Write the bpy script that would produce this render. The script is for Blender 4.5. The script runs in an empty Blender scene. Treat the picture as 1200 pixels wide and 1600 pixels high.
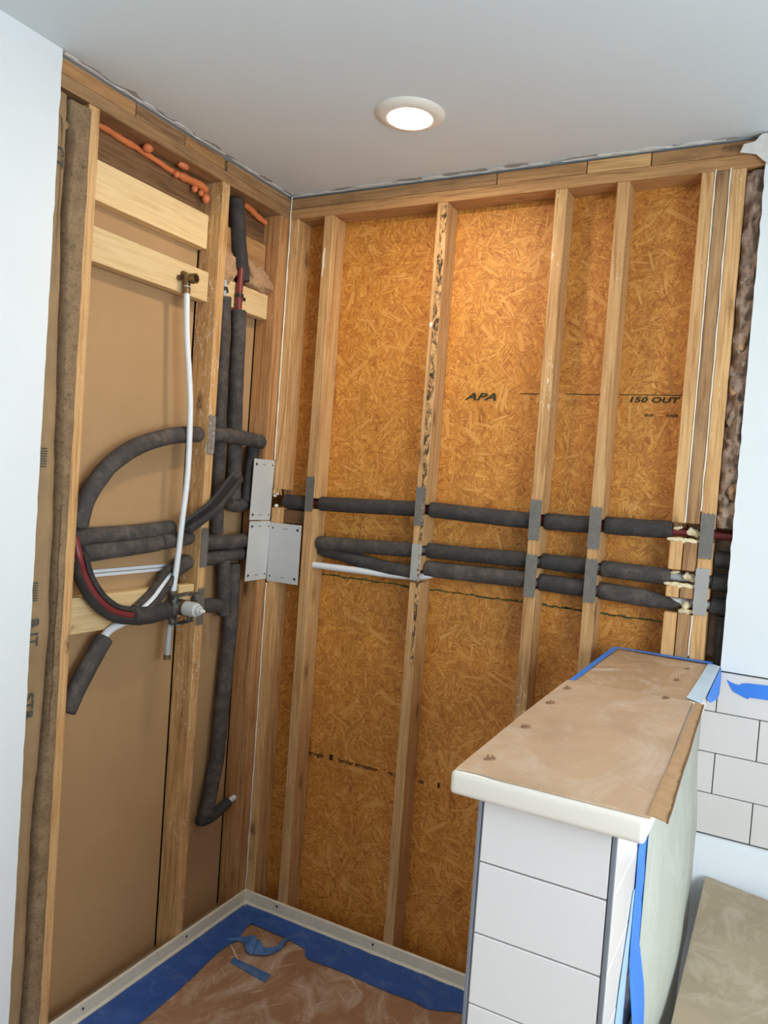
import bpy, bmesh, math, random
from mathutils import Vector, Matrix, noise

random.seed(7)
C = bpy.context.scene.collection
SC = bpy.context.scene

# ------------------------------------------------------------------ camera
CAM_POS = Vector((1.79248, -2.45198, 1.67146))
ROLL, PITCH, YAW, FPX = math.radians(4.1504), math.radians(-2.16605), math.radians(-27.82677), 1206.38
f = Vector((math.sin(YAW) * math.cos(PITCH), math.cos(YAW) * math.cos(PITCH), math.sin(PITCH)))
r0 = Vector((math.cos(YAW), -math.sin(YAW), 0)); u0 = r0.cross(f)
rt = math.cos(ROLL) * r0 + math.sin(ROLL) * u0
up = -math.sin(ROLL) * r0 + math.cos(ROLL) * u0
cd = bpy.data.cameras.new('camera'); cam = bpy.data.objects.new('camera', cd); C.objects.link(cam)
cd.sensor_fit = 'VERTICAL'; cd.sensor_height = 24; cd.lens = FPX / 1600 * 24; cd.clip_start = 0.02
cam.matrix_world = Matrix(((rt.x, up.x, -f.x, CAM_POS.x), (rt.y, up.y, -f.y, CAM_POS.y), (rt.z, up.z, -f.z, CAM_POS.z), (0, 0, 0, 1)))
SC.camera = cam

# ------------------------------------------------------------------ light
LAMP_STRENGTH = 172.0
SKY_STRENGTH = 10.0
w = bpy.data.worlds.new('sky'); SC.world = w; w.use_nodes = True
w.node_tree.nodes['Background'].inputs[0].default_value = (0.82, 0.93, 1.0, 1)
w.node_tree.nodes['Background'].inputs[1].default_value = SKY_STRENGTH
SC.view_settings.view_transform = 'Standard'; SC.view_settings.look = 'None'
SC.view_settings.gamma = 1; SC.view_settings.use_curve_mapping = False
SC.view_settings.exposure = 0.21
SC.cycles.max_bounces = 8; SC.cycles.diffuse_bounces = 6
SC.cycles.sample_clamp_indirect = 6
SC.cycles.use_denoising = True
XR, YF, HC, ZF = 3.05, -3.9, 2.74, -0.045     # right wall, wall behind the camera, ceiling, floor
WIN = [('r', -2.75, -1.15, 0.95, 2.25)]
for k, a0, a1, z0, z1 in WIN:                  # portals in the two window openings: the daylight is the sky's
    ld = bpy.data.lights.new('window_portal', 'AREA'); ld.shape = 'RECTANGLE'
    ld.size = a1 - a0; ld.size_y = z1 - z0; ld.cycles.is_portal = True
    lo = bpy.data.objects.new('window_portal', ld); C.objects.link(lo)
    if k == 'r':
        lo.location = (XR + .02, (a0 + a1) / 2, (z0 + z1) / 2); lo.rotation_euler = (math.pi / 2, 0, math.pi / 2)
    else:
        lo.location = ((a0 + a1) / 2, YF - .02, (z0 + z1) / 2); lo.rotation_euler = (math.pi / 2, 0, 0)

# ------------------------------------------------------------------ helpers
def s2l(c):
    return tuple(((v / 255) / 12.92 if v / 255 <= .04045 else ((v / 255 + .055) / 1.055) ** 2.4) for v in c) + (1,)

class G:                                        # small node-graph builder
    def __init__(s, name):
        s.m = bpy.data.materials.new(name); s.m.use_nodes = True
        s.t = s.m.node_tree; s.b = s.t.nodes['Principled BSDF']; s.b.inputs['Roughness'].default_value = .6
    def n(s, typ, ins=None, **kw):
        nd = s.t.nodes.new(typ)
        for k, v in kw.items(): setattr(nd, k, v)
        for k, v in (ins or {}).items():
            if isinstance(v, bpy.types.NodeSocket): s.t.links.new(v, nd.inputs[k])
            else: nd.inputs[k].default_value = v
        return nd
    def math(s, op, a, b=0.0, c=0.0): return s.n('ShaderNodeMath', {0: a, 1: b, 2: c}, operation=op).outputs[0]
    def vm(s, op, a, b=(0, 0, 0)): return s.n('ShaderNodeVectorMath', {0: a, 1: b}, operation=op).outputs[0]
    def mix(s, fac, a, b, bt='MIX'):
        nd = s.n('ShaderNodeMix', data_type='RGBA', blend_type=bt)
        for i, v in ((0, fac), (6, a), (7, b)):
            if isinstance(v, bpy.types.NodeSocket): s.t.links.new(v, nd.inputs[i])
            else: nd.inputs[i].default_value = v
        return nd.outputs[2]
    def ramp(s, fac, *st):
        nd = s.n('ShaderNodeValToRGB', {0: fac}); e = nd.color_ramp.elements
        while len(e) < len(st): e.new(.5)
        for i, (p, c) in enumerate(st):
            e[i].position = p; e[i].color = c if len(c) == 4 else tuple(c) + (1,)
        return nd.outputs[0]
    def noise(s, vec, scale, detail=3, rough=.55, dist=0.0):
        return s.n('ShaderNodeTexNoise', {'Vector': vec, 'Scale': scale, 'Detail': detail, 'Roughness': rough, 'Distortion': dist}).outputs[0]
    def step(s, x, lo, hi):
        return s.n('ShaderNodeMapRange', {0: x, 1: lo, 2: hi, 3: 0.0, 4: 1.0}).outputs[0]
    def coords(s, rnd=True):
        tc = s.n('ShaderNodeTexCoord').outputs['Object']
        if not rnd: return tc
        oi = s.n('ShaderNodeObjectInfo').outputs['Random']
        s.rnd = oi
        return s.vm('ADD', tc, s.n('ShaderNodeCombineXYZ', {0: s.math('MULTIPLY', oi, 17.3), 1: s.math('MULTIPLY', oi, 9.1), 2: s.math('MULTIPLY', oi, 31.7)}).outputs[0])
    def done(s, col, rough=None, bump=None, bs=.2, bd=.002, **kw):
        if isinstance(col, bpy.types.NodeSocket): s.t.links.new(col, s.b.inputs['Base Color'])
        else: s.b.inputs['Base Color'].default_value = col
        if rough is not None: s.b.inputs['Roughness'].default_value = rough
        if bump is not None:
            bn = s.n('ShaderNodeBump', {'Height': bump, 'Strength': bs, 'Distance': bd})
            s.t.links.new(bn.outputs[0], s.b.inputs['Normal'])
        for k, v in kw.items(): s.b.inputs[k].default_value = v
        return s.m

def wood(name, light, mid, dark, flecks=0.0, knots=.8, grime=0.0):
    g = G(name); v = g.coords()
    sv = g.vm('MULTIPLY', v, (1, 1, .045))
    grain = g.noise(sv, 95, 5, .6, .9)
    tone = g.noise(g.vm('MULTIPLY', v, (1, 1, .12)), 14, 2, .5, .4)
    c = g.ramp(grain, (.33, s2l(dark)), (.47, s2l(mid)), (.62, s2l(light)))
    c = g.mix(g.step(tone, .35, .7), c, g.mix(.45, c, s2l(mid)))
    c = g.mix(g.step(tone, .62, .3), c, g.mix(.35, c, s2l(dark)))
    c = g.mix(1.0, c, g.ramp(g.rnd, (0, (.86, .84, .82)), (1, (1.08, 1.07, 1.05))), 'MULTIPLY')
    vo = g.n('ShaderNodeTexVoronoi', {'Vector': g.vm('MULTIPLY', v, (11, 11, 4.2)), 'Scale': 1.0}, feature='F1')
    kd = g.math('ADD', vo.outputs['Distance'], g.math('MULTIPLY', g.math('SUBTRACT', g.noise(v, 70, 2), .5), .16))
    c = g.mix(g.math('MULTIPLY', g.step(kd, .17, .06), knots), c, s2l([q * .45 for q in dark]))
    c = g.mix(g.math('MULTIPLY', g.step(kd, .30, .14), knots * .35), c, s2l(dark))
    if grime:
        c = g.mix(g.math('MULTIPLY', g.step(g.noise(g.vm('MULTIPLY', v, (1, 1, .3)), 26, 4, .7), .48, .72), grime), c, s2l((70, 50, 34)))
    if flecks:
        m = g.step(g.noise(g.vm('MULTIPLY', v, (1, 1, .35)), 130, 4, .7), .60 - .03 * (flecks > .6), .66 - .03 * (flecks > .6))
        m2 = g.step(g.noise(g.vm('MULTIPLY', v, (1, 1, .35)), 11, 2), .5 - .03 * (flecks > .6), .62 - .03 * (flecks > .6))
        c = g.mix(g.math('MULTIPLY', g.math('MULTIPLY', m, m2), flecks), c, s2l((232, 216, 190)))
    return g.done(c, .68, grain, .25, .0015)

def plain(name, rgb, rough=.6, var=.06, scale=12, bump=0.0, bscale=60, dust=0.0, dustcol=(225, 220, 210), dscale=9, **kw):
    g = G(name); v = g.coords()
    n1 = g.noise(v, scale, 4, .6)
    a = s2l(rgb); lo = tuple(max(0, q * (1 - var)) for q in a[:3]) + (1,); hi = tuple(min(1, q * (1 + var)) for q in a[:3]) + (1,)
    c = g.ramp(n1, (.3, lo), (.7, hi))
    if dust:
        d = g.math('MULTIPLY', g.step(g.noise(v, dscale, 6, .7, .8), .50, .74), dust)
        c = g.mix(d, c, s2l(dustcol))
    return g.done(c, rough, g.noise(v, bscale, 3) if bump else None, bump, .002, **kw)

def osb_mat():
    g = G('strand_board'); v = g.coords(False)
    layers = []
    for s, L, W, off in ((8, 10, 95, 3.1), (13, 15, 150, 7.7), (22, 24, 260, 13.9), (34, 34, 380, 21.3)):
        vv = g.vm('ADD', v, (off, 0, off * 1.7))
        wn = g.n('ShaderNodeTexNoise', {'Vector': vv, 'Scale': s * 1.6, 'Detail': 3})
        wv = g.vm('ADD', vv, g.n('ShaderNodeVectorMath', {0: wn.outputs[1], 3: .07}, operation='SCALE').outputs[0])
        cell = g.n('ShaderNodeTexVoronoi', {'Vector': g.vm('MULTIPLY', wv, (1, .01, 1)), 'Scale': s}).outputs['Color']
        sep = g.n('ShaderNodeSeparateColor', {0: cell})
        ro = g.n('ShaderNodeVectorRotate', {'Vector': vv, 'Axis': (0, 1, 0), 'Angle': g.math('MULTIPLY', sep.outputs[0], 3.1416)}, rotation_type='AXIS_ANGLE').outputs[0]
        wn2 = g.n('ShaderNodeTexNoise', {'Vector': vv, 'Scale': 55.0, 'Detail': 2})
        ro = g.vm('ADD', ro, g.n('ShaderNodeVectorMath', {0: wn2.outputs[1], 3: .004}, operation='SCALE').outputs[0])
        st = g.n('ShaderNodeTexVoronoi', {'Vector': g.vm('MULTIPLY', ro, (L, .01, W)), 'Scale': 1.0, 'Randomness': 1.0}).outputs
        sc = g.n('ShaderNodeSeparateColor', {0: st['Color']}).outputs[0]
        fine = g.noise(g.vm('MULTIPLY', ro, (14, .01, 560)), 1, 4, .7)
        layers.append((g.math('ADD', g.math('MULTIPLY', sc, .34), g.math('MULTIPLY', fine, .66)), sep.outputs[1], sep.outputs[2]))
    def pick(m, a, b): return g.n('ShaderNodeMix', {0: m, 2: a, 3: b}).outputs[0]
    a = pick(g.step(layers[0][1], .35, .38), layers[1][0], layers[0][0])
    k = pick(g.step(g.noise(v, 24, 4, .65, 1.2), .47, .50), a, layers[2][0])
    k = pick(g.step(g.noise(g.vm('ADD', v, (4, 0, 9)), 30, 4, .65, 1.2), .53, .56), k, layers[3][0])
    c = g.ramp(k, (.22, s2l((116, 62, 14))), (.38, s2l((182, 114, 38))), (.54, s2l((206, 140, 56))), (.78, s2l((230, 178, 100))))
    tone = g.noise(v, 9, 4, .6)
    c = g.mix(g.step(tone, .40, .68), c, g.mix(1.0, c, (.86, .79, .70, 1), 'MULTIPLY'))
    tone2 = g.noise(g.vm('ADD', v, (9, 0, 2)), 26, 4, .7)
    c = g.mix(g.step(tone2, .52, .70), c, g.mix(1.0, c, (.76, .66, .54, 1), 'MULTIPLY'))
    bits = g.step(g.n('ShaderNodeTexVoronoi', {'Vector': g.vm('MULTIPLY', v, (45, .01, 70)), 'Scale': 1.0}).outputs['Distance'], .09, .03)
    c = g.mix(g.math('MULTIPLY', bits, .75), c, s2l((66, 32, 8)))
    return g.done(c, .6, k, .3, .0015)

def strand_mat(name, ca, cb):
    g = G(name)
    uv = g.n('ShaderNodeTexCoord').outputs['UV']
    n = g.noise(g.vm('MULTIPLY', uv, (18, 420, 1)), 1, 4, .65)
    return g.done(g.ramp(n, (.32, s2l(ca)), (.66, s2l(cb))), .6, n, .3, .001)

def cardboard(name, base, dust, dscale, rough=.75, scr=.5):
    g = G(name); v = g.coords()
    n1 = g.noise(v, 5, 4, .6)
    a = s2l(base); c = g.ramp(n1, (.3, tuple(q * .86 for q in a[:3])), (.7, tuple(min(1, q * 1.1) for q in a[:3])))
    d = g.step(g.noise(g.vm('MULTIPLY', v, (1, .55, 1)), dscale, 7, .72, 1.2), .48, .74)
    c = g.mix(g.math('MULTIPLY', d, dust), c, s2l((226, 212, 196)))
    for i, an in enumerate((.6, 2.2)):
        ro = g.n('ShaderNodeVectorRotate', {'Vector': v, 'Axis': (0, 0, 1), 'Angle': an}, rotation_type='AXIS_ANGLE').outputs[0]
        sc = g.step(g.noise(g.vm('MULTIPLY', ro, (3, 90, 3)), 1.0 + i * .4, 3, .6, .3), .66, .72)
        c = g.mix(g.math('MULTIPLY', sc, scr), c, s2l((232, 220, 204)))
    return g.done(c, rough, g.noise(v, 140, 2), .15, .001)

def foam_mat(name, rgb, dust):
    g = G(name); v = g.coords()
    sp = g.noise(v, 420, 2, .6); bl = g.noise(v, 24, 4, .65)
    a = s2l(rgb)
    c = g.ramp(sp, (.34, tuple(q * .55 for q in a[:3])), (.68, tuple(q * 1.5 for q in a[:3])))
    c = g.mix(g.math('MULTIPLY', g.step(bl, .46, .72), dust), c, s2l((138, 124, 112)))
    c = g.mix(g.math('MULTIPLY', g.step(g.noise(v, 60, 5, .75), .66, .74), dust), c, s2l((176, 166, 154)))
    return g.done(c, .85, g.noise(v, 300, 2), .5, .0015)

M = {}
M['stud'] = wood('stud_wood', (222, 182, 128), (203, 158, 104), (166, 118, 70), flecks=.5)
M['stud_worn'] = wood('worn_stud_wood', (222, 182, 128), (200, 155, 100), (160, 112, 66), flecks=.75, grime=.25)
M['stud_dark'] = wood('weathered_stud_wood', (188, 150, 106), (166, 126, 84), (126, 88, 54), flecks=.25, grime=.35)
M['stud_red'] = wood('reddish_stud_wood', (208, 160, 108), (188, 136, 86), (148, 98, 58), flecks=.3, knots=1)
M['plate'] = wood('plate_wood', (200, 154, 102), (178, 132, 84), (138, 96, 58), flecks=.2, grime=.2)
M['fresh'] = wood('fresh_pine', (240, 214, 164), (232, 202, 150), (216, 180, 126), knots=.95)
M['dark_plank'] = wood('dark_plank_wood', (140, 102, 66), (116, 82, 50), (80, 54, 32), grime=.5)
M['splinter'] = wood('splintered_pine', (232, 192, 138), (220, 176, 120), (190, 140, 86), knots=0)
M['osb'] = osb_mat()
M['strand_light'] = strand_mat('pale_wood_strand', (194, 130, 54), (220, 164, 88)); M['strand_dark'] = strand_mat('brown_wood_strand', (160, 98, 36), (200, 136, 58))
M['kraft_board'] = plain('brown_board_paper', (176, 140, 98), .8, .06, 3, .05, 40, dust=.12, dustcol=(200, 170, 130), dscale=3)
M['white'] = plain('white_wall_paint', (229, 232, 233), .7, .015, 4, .04, 120)
M['ceiling'] = plain('ceiling_paint', (216, 224, 228), .75, .015, 3, .04, 150)
M['gypsum'] = plain('chipped_gypsum', (214, 210, 204), .9, .1, 60, .3, 90)
M['torn_grey'] = plain('grey_torn_ceiling_paper', (168, 164, 158), .9, .15, 60, .3, 90)
M['room_floor'] = plain('room_floor_board', (150, 128, 104), .7, .1, 5)
M['backing'] = plain('dark_backing', (60, 44, 30), .9, .2, 10)
M['tile'] = plain('white_glazed_tile', (228, 221, 218), .18, .008, 2)
M['grout'] = plain('dark_grout', (92, 90, 94), .9, .08, 60)
M['trim_metal'] = plain('grey_edge_metal', (150, 155, 166), .35, .05, 20, Metallic=.6)
M['cap'] = plain('white_solid_surface', (232, 221, 208), .3, .01, 3)
M['tub'] = plain('white_tub_acrylic', (236, 238, 242), .15, .005, 2)
M['pan'] = plain('white_pan_acrylic', (222, 212, 192), .4, .06, 18, dust=.4, dustcol=(196, 170, 120), dscale=30)
M['card'] = cardboard('tan_cardboard', (200, 166, 134), .6, 6, .5, scr=.25)
M['card_back'] = cardboard('dusty_cardboard', (186, 152, 118), .85, 9, .5, scr=.75)
M['card_floor'] = cardboard('floor_cardboard', (156, 116, 84), .55, 7, scr=.7)
M['card_tub'] = cardboard('grey_brown_board', (176, 156, 128), .5, 8, scr=.15)
M['card_edge'] = plain('cardboard_fold', (178, 140, 100), .8, .1, 40)
M['corrug'] = plain('torn_cardboard', (120, 88, 58), .9, .25, 120, .4, 200)
M['tape'] = plain('blue_painter_tape', (40, 84, 158), .55, .12, 14, .35, 45, dust=.16, dustcol=(170, 180, 200), dscale=16)
M['tape_bright'] = plain('bright_blue_tape', (58, 130, 226), .5, .08, 14, .3, 40)
M['tape_dusty'] = plain('dusty_blue_tape', (64, 104, 158), .6, .15, 30, .3, 60, dust=.5, dustcol=(150, 165, 180), dscale=25)
M['film'] = plain('pale_blue_film', (172, 204, 240), .35, .06, 10)
M['film_white'] = plain('whitish_blue_film', (208, 228, 244), .35, .05, 10)
M['green_sheet'] = plain('pale_green_sheet', (188, 189, 176), .7, .06, 5, .12, 8, dust=.35, dustcol=(226, 230, 220), dscale=7)
M['nail_plate'] = plain('dull_galvanised_steel', (118, 114, 108), .55, .1, 50, .1, 120, dust=.35, dustcol=(160, 150, 138), dscale=40, Metallic=.35)
M['nail_plate_pale'] = plain('pale_galvanised_steel', (172, 170, 166), .5, .06, 40, .1, 120, Metallic=.3)
M['nail_plate_speck'] = plain('plaster_specked_steel', (122, 112, 102), .7, .1, 50, .3, 150, dust=.9, dustcol=(200, 190, 178), dscale=120)
M['big_plate'] = plain('grey_primed_steel', (196, 195, 192), .5, .03, 10, dust=.1, dustcol=(215, 214, 210), dscale=12)
M['hole'] = plain('punched_hole_dark', (38, 36, 34), .9, .1)
M['foam'] = foam_mat('dusty_black_pipe_foam', (66, 61, 58), .34)
M['foam_dark'] = foam_mat('clean_black_pipe_foam', (54, 51, 50), .15)
M['foam_in'] = plain('foam_inside', (38, 36, 36), .9, .2, 40)
M['pex_white'] = plain('white_pipe', (226, 228, 230), .35, .02, 8)
M['pex_grey'] = plain('grey_pipe', (172, 174, 176), .4, .03, 8)
M['pex_red'] = plain('burgundy_pipe', (118, 44, 44), .4, .08, 20)
M['brass'] = plain('tarnished_brass', (128, 106, 74), .45, .25, 60, .3, 90, Metallic=.8)
M['dirty_brass'] = plain('grimy_bronze', (112, 94, 76), .6, .3, 50, .4, 80, dust=.4, dustcol=(190, 180, 165), dscale=40, Metallic=.5)
M['cartridge'] = plain('grey_white_plastic', (190, 192, 188), .45, .06, 30)
M['black_plastic'] = plain('black_plastic', (36, 34, 34), .5, .1)
M['guard'] = plain('plaster_smeared_guard', (64, 58, 52), .7, .3, 60, .3, 80, dust=.8, dustcol=(206, 204, 186), dscale=28)
M['orange_foam'] = plain('orange_spray_foam', (214, 122, 72), .45, .12, 25, .2, 60)
M['cream_foam'] = plain('cream_spray_foam', (232, 218, 180), .8, .1, 60, .6, 120)
M['caulk'] = plain('white_caulk', (232, 224, 206), .7, .08, 40)
M['fibre'] = plain('tan_glass_wool', (176, 138, 102), .95, .22, 60, .8, 120, dust=.4, dustcol=(214, 184, 150), dscale=40)
M['fibre_grey'] = plain('grey_brown_glass_wool', (150, 126, 108), .95, .35, 34, .8, 90, dust=.5, dustcol=(196, 172, 152), dscale=26)
M['kraft'] = plain('kraft_paper_facing', (152, 124, 88), .8, .14, 12, .4, 26, dust=.2, dustcol=(120, 100, 74), dscale=6)
M['kraft_spot'] = plain('speckled_kraft_flange', (138, 112, 82), .85, .22, 22, .6, 50, dust=.9, dustcol=(52, 38, 26), dscale=120)
M['ink'] = plain('dark_green_ink', (52, 50, 26), .9, .2, 90)
M['ink_grey'] = plain('faded_grey_ink', (72, 76, 68), .9, .3, 90)
M['ink_brown'] = plain('dark_brown_ink', (52, 30, 12), .9, .2, 90)
M['green_line'] = plain('green_edge_paint', (74, 84, 46), .9, .3, 60)
g = G('blackened_bark_edge'); v = g.coords()
bn = g.noise(g.vm('MULTIPLY', v, (1, 1, .45)), 62, 5, .75, .8)
c = g.ramp(bn, (.40, s2l((50, 38, 28))), (.47, s2l((116, 88, 58))), (.54, s2l((196, 152, 100))), (.70, s2l((214, 176, 126))))
M['bark'] = g.done(c, .95, bn, .8, .004)
M['tear'] = plain('torn_paper', (168, 132, 100), .9, .3, 120, .5, 200)
M['lamp_trim'] = plain('cream_lamp_trim', (232, 226, 214), .5, .01, 5)
g = G('lamp_lens'); g.b.inputs['Emission Color'].default_value = (1.0, .84, .64, 1); g.b.inputs['Emission Strength'].default_value = LAMP_STRENGTH
M['lens'] = g.done((.9, .9, .88, 1), .4)

def setp(o, label=None, cat=None, group=None, kind=None):
    if label: o['label'] = label
    if cat: o['category'] = cat
    if group: o['group'] = group
    if kind: o['kind'] = kind
    return o

def link(name, me, mat, parent=None, loc=None, rot=None, smooth=False):
    o = bpy.data.objects.new(name, me); C.objects.link(o)
    if mat is not None and not me.materials: me.materials.append(mat)
    if smooth:
        for p in me.polygons: p.use_smooth = True
        me.set_sharp_from_angle(angle=.75)
    if loc is not None: o.location = loc
    if rot is not None: o.rotation_euler = rot
    if parent is not None:
        o.parent = parent
        o.matrix_parent_inverse = parent.matrix_basis.inverted()
    return o

def empty(name, loc, label, cat, group=None):
    o = bpy.data.objects.new(name, None); C.objects.link(o); o.location = loc; o.empty_display_size = .05
    return setp(o, label, cat, group)

def bm_obj(name, bm, mat, parent=None, smooth=False, loc=None, rot=None):
    bmesh.ops.recalc_face_normals(bm, faces=bm.faces[:])
    me = bpy.data.meshes.new(name); bm.to_mesh(me); bm.free()
    return link(name, me, mat, parent, loc, rot, smooth)

def box_bm(sx, sy, sz, bev=.0, seg=1, bm=None, c=(0, 0, 0)):
    own = bm is None
    bm = bm or bmesh.new()
    r = bmesh.ops.create_cube(bm, size=1)
    for v in r['verts']: v.co = Vector((v.co.x * sx + c[0], v.co.y * sy + c[1], v.co.z * sz + c[2]))
    if bev:
        es = list({e for v in r['verts'] for e in v.link_edges})
        bmesh.ops.bevel(bm, geom=es, offset=bev, segments=seg, affect='EDGES', profile=.6)
    return bm

ROT = {'z': (0, 0, 0), 'x': (0, math.pi / 2, 0), 'y': (-math.pi / 2, 0, 0)}
def board(name, x0, x1, y0, y1, z0, z1, mat, axis='z', parent=None, bev=.003):
    dx, dy, dz = x1 - x0, y1 - y0, z1 - z0          # local z runs along the grain
    dims = {'z': (dx, dy, dz), 'x': (dz, dy, dx), 'y': (dx, dz, dy)}[axis]
    return bm_obj(name, box_bm(*dims, bev, 2 if bev else 1), mat, parent, False, ((x0 + x1) / 2, (y0 + y1) / 2, (z0 + z1) / 2), ROT[axis])

def box(name, x0, x1, y0, y1, z0, z1, mat, parent=None, bev=0.0, seg=2, smooth=False):
    return bm_obj(name, box_bm(x1 - x0, y1 - y0, z1 - z0, bev, seg), mat, parent, smooth, ((x0 + x1) / 2, (y0 + y1) / 2, (z0 + z1) / 2))

def prism(name, pts, a, b, ax, mat, parent=None, bev=0.0):
    """polygon pts in the two axes other than ax, extruded from a to b along ax; origin at its centre"""
    o3 = [i for i in range(3) if i != ax]
    c = [0, 0, 0]
    for i, k in enumerate(o3): c[k] = (min(p[i] for p in pts) + max(p[i] for p in pts)) / 2
    c[ax] = (a + b) / 2
    bm = bmesh.new(); vs = []
    for t in (a, b):
        row = []
        for p in pts:
            q = [0, 0, 0]; q[ax] = t - c[ax]
            for i, k in enumerate(o3): q[k] = p[i] - c[k]
            row.append(bm.verts.new(q))
        vs.append(row)
    n = len(pts)
    bm.faces.new(vs[0]); bm.faces.new(list(reversed(vs[1])))
    for i in range(n): bm.faces.new((vs[0][i], vs[0][(i + 1) % n], vs[1][(i + 1) % n], vs[1][i]))
    if bev: bmesh.ops.bevel(bm, geom=bm.edges[:], offset=bev, segments=1, affect='EDGES')
    return bm_obj(name, bm, mat, parent, False, c)

def smooth_path(P, sub=5):
    P = [Vector(p) for p in P]
    if len(P) < 3: return [P[0].lerp(P[-1], i / 3) for i in range(4)]
    out = []
    for i in range(len(P) - 1):
        p0 = P[max(i - 1, 0)]; p1 = P[i]; p2 = P[i + 1]; p3 = P[min(i + 2, len(P) - 1)]
        for k in range(sub):
            t = k / sub
            out.append(.5 * ((2 * p1) + (p2 - p0) * t + (2 * p0 - 5 * p1 + 4 * p2 - p3) * t * t + (3 * p1 - p0 - 3 * p2 + p3) * t ** 3))
    out.append(P[-1]); return out

def sweep(bm, path, prof, ref=(1, 0, 0), scale=None, cap=True, closed=True, wob=0.0, seed=0):
    """profile prof (list of (u, v)) swept along path; v points towards ref"""
    ref = Vector(ref); rings = []
    n = len(path)
    for i, p in enumerate(path):
        t = (path[min(i + 1, n - 1)] - path[max(i - 1, 0)]).normalized()
        v = (ref - ref.dot(t) * t)
        v = v.normalized() if v.length > 1e-4 else t.orthogonal().normalized()
        u = t.cross(v)
        k = scale[i] if scale else 1.0
        ring = []
        for a, b in prof:
            q = p + u * a * k + v * b * k
            if wob: q = q + noise.noise_vector(q * 28 + Vector((seed, 0, 0))) * wob
            ring.append(bm.verts.new(q))
        rings.append(ring)
    m = len(prof)
    for i in range(n - 1):
        for j in range(m if closed else m - 1):
            bm.faces.new((rings[i][j], rings[i][(j + 1) % m], rings[i + 1][(j + 1) % m], rings[i + 1][j]))
    if cap and closed:
        bm.faces.new(rings[0]); bm.faces.new(list(reversed(rings[-1])))
    return rings

def circ(r, n=16): return [(r * math.cos(2 * math.pi * i / n), r * math.sin(2 * math.pi * i / n)) for i in range(n)]

def arc_prof(r, ri, a0, a1, n=14):                 # open sleeve (split foam): C-shaped section, slit centred on +v
    A = [a0 + (a1 - a0) * i / n for i in range(n + 1)]
    return [(r * math.cos(a), r * math.sin(a)) for a in A] + [(ri * math.cos(a), ri * math.sin(a)) for a in reversed(A)]

def tube(name, pts, r, mat, parent=None, hollow=0.0, n=16, sub=5, round_end=True, wob=0.0, seed=0, straight=False):
    path = [Vector(p) for p in pts] if straight else smooth_path(pts, sub)
    if straight and len(path) == 2: path = [path[0].lerp(path[1], i / 6) for i in range(7)]
    bm = bmesh.new()
    sc = [1.0] * len(path)
    if round_end:
        e = r * .22
        a, b = path[0], path[-1]
        ta, tb = (path[1] - a).normalized(), (b - path[-2]).normalized()
        path = [a, a + ta * e * .35, a + ta * e] + path[1:-1] + [b - tb * e, b - tb * e * .35, b]
        sc = [.80, .94, 1.0] + [1.0] * (len(path) - 6) + [1.0, .94, .80]
    dr = (path[-1] - path[0]).normalized()
    rings = sweep(bm, path, circ(r, n), (0, -1, 0) if abs(dr.x) > .7 else (1, 0, 0), scale=sc, cap=not hollow, wob=wob, seed=seed)
    if hollow:                                       # ends show the wall thickness and the bore
        for ring, p, d in ((rings[0], path[0], (path[1] - path[0]).normalized()), (rings[-1], path[-1], (path[-2] - path[-1]).normalized())):
            i1 = [bm.verts.new(p + (v.co - p) * (hollow / r)) for v in ring]
            i2 = [bm.verts.new(v.co + d * r * .9) for v in i1]
            for j in range(n):
                k = (j + 1) % n
                bm.faces.new((ring[j], ring[k], i1[k], i1[j])); bm.faces.new((i1[j], i1[k], i2[k], i2[j]))
            bm.faces.new(i2)
    return bm_obj(name, bm, mat, parent, True)

def lump(name, c, s, mat, parent=None, amp=.3, freq=18, seed=0, sub=3, rot=(0, 0, 0), detail=2):
    bm = bmesh.new(); bmesh.ops.create_icosphere(bm, subdivisions=sub, radius=1)
    R = Matrix.Rotation(rot[2], 3, 'Z') @ Matrix.Rotation(rot[1], 3, 'Y') @ Matrix.Rotation(rot[0], 3, 'X')
    for v in bm.verts:
        d = v.co.normalized()
        q = Vector((d.x * s[0], d.y * s[1], d.z * s[2]))
        k = 1 + amp * noise.fractal(q * freq + Vector((seed * 3.1, seed, 0)), 1.0, 2.0, detail)
        v.co = R @ (q * k)
    return bm_obj(name, bm, mat, parent, True, c)

def lathe(name, prof, mat, parent, loc, axis='z', n=32):
    bm = bmesh.new(); rings = []
    for r, h in prof:
        ring = []
        for i in range(n):
            a = 2 * math.pi * i / n; x, y = r * math.cos(a), r * math.sin(a)
            ring.append(bm.verts.new({'z': (x, y, h), 'x': (h, x, y), 'y': (x, h, y)}[axis]))
        rings.append(ring)
    for a, b in zip(rings, rings[1:]):
        for i in range(n): bm.faces.new((a[i], a[(i + 1) % n], b[(i + 1) % n], b[i]))
    if prof[0][0] > 1e-5: bm.faces.new(rings[0])
    if prof[-1][0] > 1e-5: bm.faces.new(rings[-1])
    bmesh.ops.remove_doubles(bm, verts=bm.verts[:], dist=1e-6)
    return bm_obj(name, bm, mat, parent, True, loc)

def grid(name, fn, nu, nv, mat, parent=None, thick=.0, smooth=True):
    """sheet: fn(u, v) -> point, given a real thickness"""
    bm = bmesh.new()
    V = [[bm.verts.new(fn(i / nu, j / nv)) for j in range(nv + 1)] for i in range(nu + 1)]
    for i in range(nu):
        for j in range(nv): bm.faces.new((V[i][j], V[i + 1][j], V[i + 1][j + 1], V[i][j + 1]))
    bmesh.ops.recalc_face_normals(bm, faces=bm.faces[:])
    if thick: bmesh.ops.solidify(bm, geom=bm.faces[:], thickness=thick)
    return bm_obj(name, bm, mat, parent, smooth)

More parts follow.
